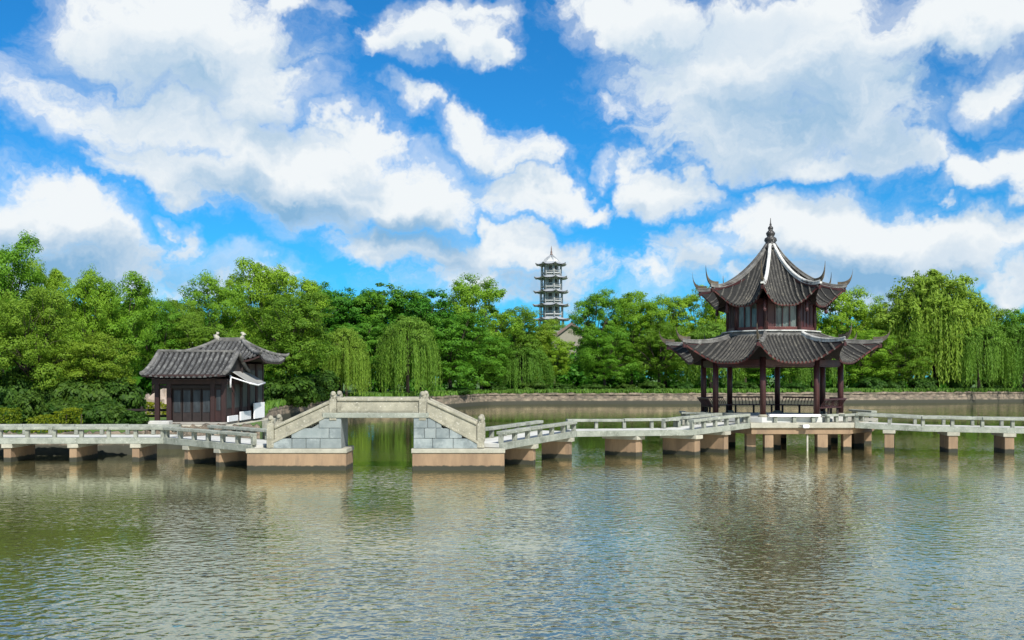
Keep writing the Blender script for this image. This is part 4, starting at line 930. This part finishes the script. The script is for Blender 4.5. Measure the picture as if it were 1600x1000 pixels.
for a in [
 ('broadleaf_tree', 5, 64, 368, 120, 'near', 'tall bright green tree cut by the left edge of the picture', G1),
 ('broadleaf_tree', 70, 68, 404, 74, 'airy', 'thin loose-crowned tree just right of the tall tree at the left edge', G1),
 ('broadleaf_tree', 50, 57, 446, 130, 'olive', 'olive green spreading tree in front of the tall tree at the left edge', G1),
 ('broadleaf_tree', 132, 66, 420, 84, 'near', 'pointed bright green tree, first of the two peaks left of the tiled house', G1),
 ('broadleaf_tree', 188, 68, 426, 100, 'near', 'rounded bright green tree, second of the two peaks left of the tiled house', G1),
 ('broadleaf_tree', 150, 58, 520, 120, 'olive', 'low dark green tree under the two bright peaks left of the tiled house', G1),
 ('broadleaf_tree', 238, 74, 456, 84, 'near', 'tree standing directly behind the left end of the tiled house roof', G1),
 ('broadleaf_tree', 282, 84, 468, 90, 'olive', 'olive tree in the dip of the treeline above the tiled house', G2),
 ('broadleaf_tree', 336, 92, 430, 110, 'near', 'broad bright tree behind the roof ridge of the tiled house', G2),
 ('broadleaf_tree', 400, 104, 407, 92, 'airy', 'tallest loose-crowned tree of the clump behind the tiled house', G2),
 ('broadleaf_tree', 452, 102, 422, 88, 'airy', 'yellow-green loose tree right of the tallest tree behind the house', G2),
 ('broadleaf_tree', 310, 76, 500, 130, 'olive', 'dark lower tree filling the space directly behind the tiled house', G2),
 ('broadleaf_tree', 455, 90, 458, 135, 'olive', 'large olive green tree on the bank between the tiled house and the bridge', G2),
 ('camphor_tree', 532, 126, 446, 130, 'dense', 'leftmost dense dark green round-topped tree behind the left half of the bridge', G2),
 ('camphor_tree', 596, 128, 449, 140, 'dense', 'dense dark green round-topped tree behind the centre of the bridge', G2),
 ('camphor_tree', 655, 126, 456, 130, 'dense', 'dense dark green round-topped tree behind the right half of the bridge', G2),
 ('camphor_tree', 704, 124, 490, 120, 'dense', 'lower dense dark green tree right of the bridge', G2),
 ('camphor_tree', 560, 118, 500, 110, 'dense', 'lower dense dark tree between the two willows behind the bridge', G2),
 ('willow_tree', 541, 103, 512, 66, 'willow', 'small weeping willow behind the left post of the bridge', G2),
 ('willow_tree', 637, 112, 494, 92, 'willow', 'large weeping willow with long hanging curtains behind the right post of the bridge', G2),
 ('broadleaf_tree', 740, 136, 428, 112, 'airy', 'tall pale green tree left of the pagoda tower', G3),
 ('broadleaf_tree', 802, 142, 478, 100, 'mixed', 'olive tree between the tall pale tree and the pagoda tower', G3),
 ('camphor_tree', 752, 133, 520, 100, 'dense', 'dark low tree in front of the tall pale tree left of the pagoda tower', G3),
 ('broadleaf_tree', 832, 146, 500, 72, 'mixed', 'olive tree under the foot of the pagoda tower', G3),
 ('broadleaf_tree', 866, 147, 526, 56, 'near', 'small bright green tree in front of the cream gabled hall', G3),
 ('broadleaf_tree', 868, 330, 501, 60, 'near', 'pale bright tree far off at the base of the pagoda tower', G3),
 ('willow_tree', 815, 139, 540, 90, 'willow', 'dull willow on the far bank below the pagoda tower', G3),
 ('broadleaf_tree', 930, 148, 452, 78, 'airy', 'first tall bright tree right of the pagoda tower', G3),
 ('broadleaf_tree', 986, 150, 456, 84, 'airy', 'second tall bright tree right of the pagoda tower', G3),
 ('broadleaf_tree', 1040, 152, 462, 80, 'airy', 'third tall bright tree right of the pagoda tower, next to the pavilion', G3),
 ('broadleaf_tree', 945, 143, 512, 84, 'airy', 'lower feathery tree below the first bright trees right of the pagoda tower', G3),
 ('broadleaf_tree', 1030, 144, 505, 92, 'mixed', 'lower feathery olive tree just left of the pavilion eaves', G3),
 ('broadleaf_tree', 1100, 152, 450, 92, 'airy', 'bright tree behind the left upswept eave of the pavilion', G3),
 ('willow_tree', 1110, 144, 505, 90, 'willow', 'willow seen through the left columns of the pavilion', G3),
 ('broadleaf_tree', 1165, 155, 468, 90, 'mixed', 'olive tree mostly hidden behind the left of the pavilion upper room', G3),
 ('broadleaf_tree', 1235, 155, 474, 90, 'mixed', 'olive tree mostly hidden behind the right of the pavilion upper room', G3),
 ('broadleaf_tree', 1190, 145, 515, 92, 'airy', 'feathery tree seen through the middle columns of the pavilion', G3),
 ('willow_tree', 1270, 145, 515, 95, 'willow', 'willow seen through the right columns of the pavilion', G3),
 ('broadleaf_tree', 1312, 152, 451, 92, 'airy', 'bright tree showing right of the pavilion upper roof', G3),
 ('broadleaf_tree', 1362, 154, 466, 70, 'airy', 'small bright tree in the gap between the pavilion and the domed willow', G3),
 ('willow_tree', 1462, 150, 424, 168, 'dome', 'huge dome-shaped willow, the tallest tree right of the pavilion', G3),
 ('broadleaf_tree', 1348, 144, 515, 84, 'airy', 'feathery tree just right of the pavilion columns', G3),
 ('broadleaf_tree', 1408, 144, 515, 84, 'mixed', 'feathery olive tree under the left side of the huge domed willow', G3),
 ('broadleaf_tree', 1545, 156, 476, 70, 'mixed', 'olive tree behind the right side of the huge domed willow', G3),
 ('broadleaf_tree', 1592, 154, 482, 80, 'airy', 'bright tree at the right edge of the picture', G3),
 ('willow_tree', 1530, 144, 505, 96, 'willow', 'willow under the right side of the huge domed willow', G3),
 ('willow_tree', 1600, 146, 508, 96, 'willow', 'willow cut by the right edge of the picture', G3),
 ('broadleaf_tree', -60, 66, 400, 130, 'near', 'tree just outside the left edge', G1),
 ('broadleaf_tree', 1670, 152, 470, 100, 'airy', 'tree just outside the right edge', G3),
]:
    tree(*a)
# the wood behind: one mass
def mass(name, px0, px1, n, dfun, top, leafm, leaf, label, zmin=1.2):
    global rng
    rng = np.random.default_rng(n); P_, N_ = [], []
    for i in range(n):
        px = rng.uniform(px0, px1); d = dfun(px)+rng.uniform(0, 16); zt = Z(top(px), d)*rng.uniform(.75, 1.0); zm = zmin if px > 430 else 1.6; z = zm+(zt-zm)*rng.uniform(0, 1)**.8
        m = 46; dd = unit(rng.normal(size=(m, 3))); r = rng.uniform(1.0, 2.0)*d/150
        P_.append(np.array([X(px, d), d, z])+dd*r*np.array([1.1, 1.1, .7])*rng.uniform(.3, 1, (m, 1))); N_.append(unit(dd+np.array([0, 0, .4])+rng.normal(size=(m, 3))*.4))
    p, nm = np.vstack(P_), np.vstack(N_); v, f = leaf_quads(p, nm, leaf*rng.uniform(.6, 1.3, len(p)))
    o = bpy.data.objects.new(name, np_mesh(name, v, f, leafm, rng.uniform(0, 1, len(p)))); C.objects.link(o)
    return tag(o, label, 'woodland', kind='stuff')
def top_wood(px): return np.interp(px, [-100, 230, 300, 480, 700, 800, 850, 880, 900, 1000, 1300, 1700], [450, 480, 490, 475, 480, 510, 525, 575, 540, 500, 500, 505])
def d_wood(px): return np.interp(px, [-100, 230, 420, 560, 760, 1700], [84, 88, 118, 142, 162, 172])
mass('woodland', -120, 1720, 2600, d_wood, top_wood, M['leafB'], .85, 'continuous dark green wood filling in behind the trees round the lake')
# shrubs
def shrub_proto(seed, leafm, leaf=.16, n=22, per=70):
    global rng
    rng = np.random.default_rng(seed); lobes = []
    for i in range(5):
        a = i*1.3; q = rng.uniform(.15, .6); lobes.append(((q*math.cos(a), q*math.sin(a), rng.uniform(.35, .75)), (.5, .5, .42)))
    p, nm = clumps(lobes, n, per, leaf, .42, .5); v, f = leaf_quads(p, nm, leaf*rng.uniform(.6, 1.3, len(p)), .5)
    return np_mesh('foliage', v, f, leafm, rng.uniform(0, 1, len(p)))
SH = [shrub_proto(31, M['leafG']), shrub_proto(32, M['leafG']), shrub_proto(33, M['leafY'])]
def stem_mesh():
    mb = MB(); mb.tube([(0, 0, -.1), (.02, 0, .5)], [.035, .02], 5)
    for k in range(4):
        a = k*1.6; mb.tube([(0, 0, .05), (.15*math.cos(a), .15*math.sin(a), .3), (.4*math.cos(a), .4*math.sin(a), .65)], [.025, .018, .006], 4)
    return mb.mesh('stem', M['bark'])
STEM = stem_mesh()
def shrub(px, d, w, h, k, label, group):
    sd, gh_ = shore_at(px); e = empty('shrub', (X(px, d), d, gh_+.02*max(0, d-sd)*.5-.05), random.uniform(0, 6)); e.scale = (w/2, w/2, h)
    for nme, me in (('foliage', SH[k]), ('stem', STEM)):
        o = bpy.data.objects.new(nme, me); C.objects.link(o); o.parent = e
    tag(e, label, 'shrub', group)
GB = 'shrubs on the far bank'
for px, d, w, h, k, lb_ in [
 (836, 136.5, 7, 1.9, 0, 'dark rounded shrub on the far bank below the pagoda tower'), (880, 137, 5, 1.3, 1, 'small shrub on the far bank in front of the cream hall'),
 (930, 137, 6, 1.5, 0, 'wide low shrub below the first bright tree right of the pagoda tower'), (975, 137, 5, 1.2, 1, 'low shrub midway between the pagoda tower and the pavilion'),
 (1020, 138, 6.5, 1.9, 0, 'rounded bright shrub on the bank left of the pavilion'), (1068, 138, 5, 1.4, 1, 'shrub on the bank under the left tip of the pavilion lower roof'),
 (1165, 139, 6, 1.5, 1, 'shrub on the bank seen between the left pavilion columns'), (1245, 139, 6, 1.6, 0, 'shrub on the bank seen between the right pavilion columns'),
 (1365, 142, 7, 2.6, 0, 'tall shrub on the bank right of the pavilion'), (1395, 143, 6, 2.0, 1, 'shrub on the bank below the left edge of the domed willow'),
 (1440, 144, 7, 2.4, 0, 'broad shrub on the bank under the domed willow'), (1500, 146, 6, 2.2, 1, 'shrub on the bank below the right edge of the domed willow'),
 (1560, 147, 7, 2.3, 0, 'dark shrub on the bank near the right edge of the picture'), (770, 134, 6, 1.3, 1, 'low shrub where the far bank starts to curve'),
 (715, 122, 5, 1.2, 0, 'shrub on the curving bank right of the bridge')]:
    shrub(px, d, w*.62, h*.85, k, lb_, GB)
GL = 'shrubs on the left bank'
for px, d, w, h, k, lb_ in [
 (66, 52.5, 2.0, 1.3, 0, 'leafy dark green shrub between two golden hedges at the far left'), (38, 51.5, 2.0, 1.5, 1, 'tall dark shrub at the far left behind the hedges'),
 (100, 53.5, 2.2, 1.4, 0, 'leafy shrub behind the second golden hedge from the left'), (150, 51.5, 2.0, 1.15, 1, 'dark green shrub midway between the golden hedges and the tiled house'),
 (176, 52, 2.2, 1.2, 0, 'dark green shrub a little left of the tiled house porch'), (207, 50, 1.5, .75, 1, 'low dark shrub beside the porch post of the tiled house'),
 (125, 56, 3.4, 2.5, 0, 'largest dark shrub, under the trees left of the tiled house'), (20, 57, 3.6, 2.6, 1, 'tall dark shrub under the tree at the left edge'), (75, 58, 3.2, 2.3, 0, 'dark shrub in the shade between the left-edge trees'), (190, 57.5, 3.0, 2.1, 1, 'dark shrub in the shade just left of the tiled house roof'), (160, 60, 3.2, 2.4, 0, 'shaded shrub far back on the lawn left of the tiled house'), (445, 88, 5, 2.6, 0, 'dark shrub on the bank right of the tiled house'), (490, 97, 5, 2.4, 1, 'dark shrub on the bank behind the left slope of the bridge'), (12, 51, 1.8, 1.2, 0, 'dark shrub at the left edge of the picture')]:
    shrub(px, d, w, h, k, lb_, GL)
# clipped golden hedges
def hedge(px0, px1, d, h, label):
    global rng
    rng = np.random.default_rng(int(px0*7+300)); w = X(px1, d)-X(px0, d); dep = 1.0; n = int(1500*w*.8)
    e = empty('hedge', (X((px0+px1)/2, d), d, shore_at(px0)[1]-.05))
    p = rng.uniform(-.5, .5, (n, 3))*np.array([w, dep, h]); ax = rng.integers(0, 3, n); sg = np.where(rng.uniform(size=n) < .5, -.5, .5); sg[ax == 2] = .5
    dims = np.array([w, dep, h]); p[np.arange(n), ax] = sg*dims[ax]*rng.uniform(.86, 1.06, n); p[:, 2] += h/2
    p[:, 2] += .06*np.sin(p[:, 0]*4.1)+.05*np.sin(p[:, 0]*9.3+1)
    nm = rng.normal(size=(n, 3))*.5; nm[np.arange(n), ax] += sg*2
    v, f = leaf_quads(p, unit(nm), .105*rng.uniform(.6, 1.4, n), .6)
    o = bpy.data.objects.new('foliage', np_mesh('foliage', v, f, M['leafY'], rng.uniform(0, 1, n))); C.objects.link(o); o.parent = e
    st = MB()
    for k in range(max(2, int(w/.7))): st.tube([(-w/2+.3+k*.7, 0, -.1), (-w/2+.34+k*.7, .05, h*.8)], [.03, .015], 5)
    s_ = st.build('stem', M['bark'], e, kind='stuff'); tag(e, label, 'hedge', 'clipped hedges on the left bank')
hedge(-30, 26, 47.5, 1.05, 'clipped golden hedge running out of the left edge of the picture')
hedge(50, 83, 47.4, .75, 'low clipped golden hedge, second from the left edge')
hedge(92, 122, 47.8, 1.05, 'third clipped golden hedge from the left edge')
hedge(198, 262, 61.0, 1.0, 'clipped golden hedge seen behind the porch post of the tiled house')
hedge(-40, 190, 66, 1.3, 'long golden hedge further back across the left lawn')
# bank-side timber rail fence
fe = empty('rail_fence', (X(100, 55), 55, 1.05)); fo_ = Vector(fe.location)
for i in range(9):
    x = X(-40, 55)+i*1.5; MB().box(Vector((x, 55, 1.45))-fo_, (.12, .12, 1.0)).build('fence_post', M['dark'], fe, .01)
for z in (1.5, 1.82):
    MB().beam(Vector((X(-40, 55)-.2, 54.92, z))-fo_, Vector((X(-40, 55)+12.3, 54.92, z))-fo_, .05, .12).build('fence_rail', M['dark'], fe, .01)
tag(fe, 'low dark timber rail fence behind the golden hedges at the left', 'fence')
# rocks on the lawn beyond the porch
for i, (px, d, s_) in enumerate([(214, 66, .55), (232, 67, .8), (248, 66, .7), (258, 65, 1.0)]):
    mb = MB(); rs2 = random.Random(i); mb.grid(lambda a, b: Vector((math.cos(a*2*math.pi)*math.sin(b*math.pi), math.sin(a*2*math.pi)*math.sin(b*math.pi), -math.cos(b*math.pi)))*(.8+.3*math.sin(a*2*math.pi*2+i)*math.sin(b*5)+.12*math.sin(a*2*math.pi*5+b*9+i)), 14, 9, smooth=False)
    o = mb.build('rock', M['rock']); o.location = (X(px, d), d, 1.1+s_*.6); o.scale = (s_*1.3, s_, s_)
    tag(o, ['small pinkish rock left of the porch post on the lawn behind the house', 'pinkish rock hidden partly by the dark trunk beside the porch', 'pinkish rock seen just right of the porch post', 'largest pinkish rock, beside the house wall in the porch opening'][i], 'rock', 'rocks on the lawn by the house')
# grass along the top of the far bank
rng = np.random.default_rng(5); n = 26000
px = rng.uniform(412, 1720, n); dd = np.array([shore_at(q) for q in px]); d = dd[:, 0]+.5+rng.uniform(0, 1, n)**1.6*6
p = np.stack([(px-CX)/F*d, d, dd[:, 1]+.12+rng.uniform(0, .2, n)], axis=1); nm = unit(rng.normal(size=(n, 3))*.6+np.array([0, -1, .5])); hg = rng.normal(size=(n, 3))*.35+np.array([0, 0, 1.])
v, f = leaf_quads(p, nm, rng.uniform(.35, .8, n), .35, hg)
o = bpy.data.objects.new('grass', np_mesh('grass', v, f, M['grass'], rng.uniform(0, 1, n))); C.objects.link(o); tag(o, 'long fresh grass growing along the top of the shore wall', 'grass', kind='stuff')
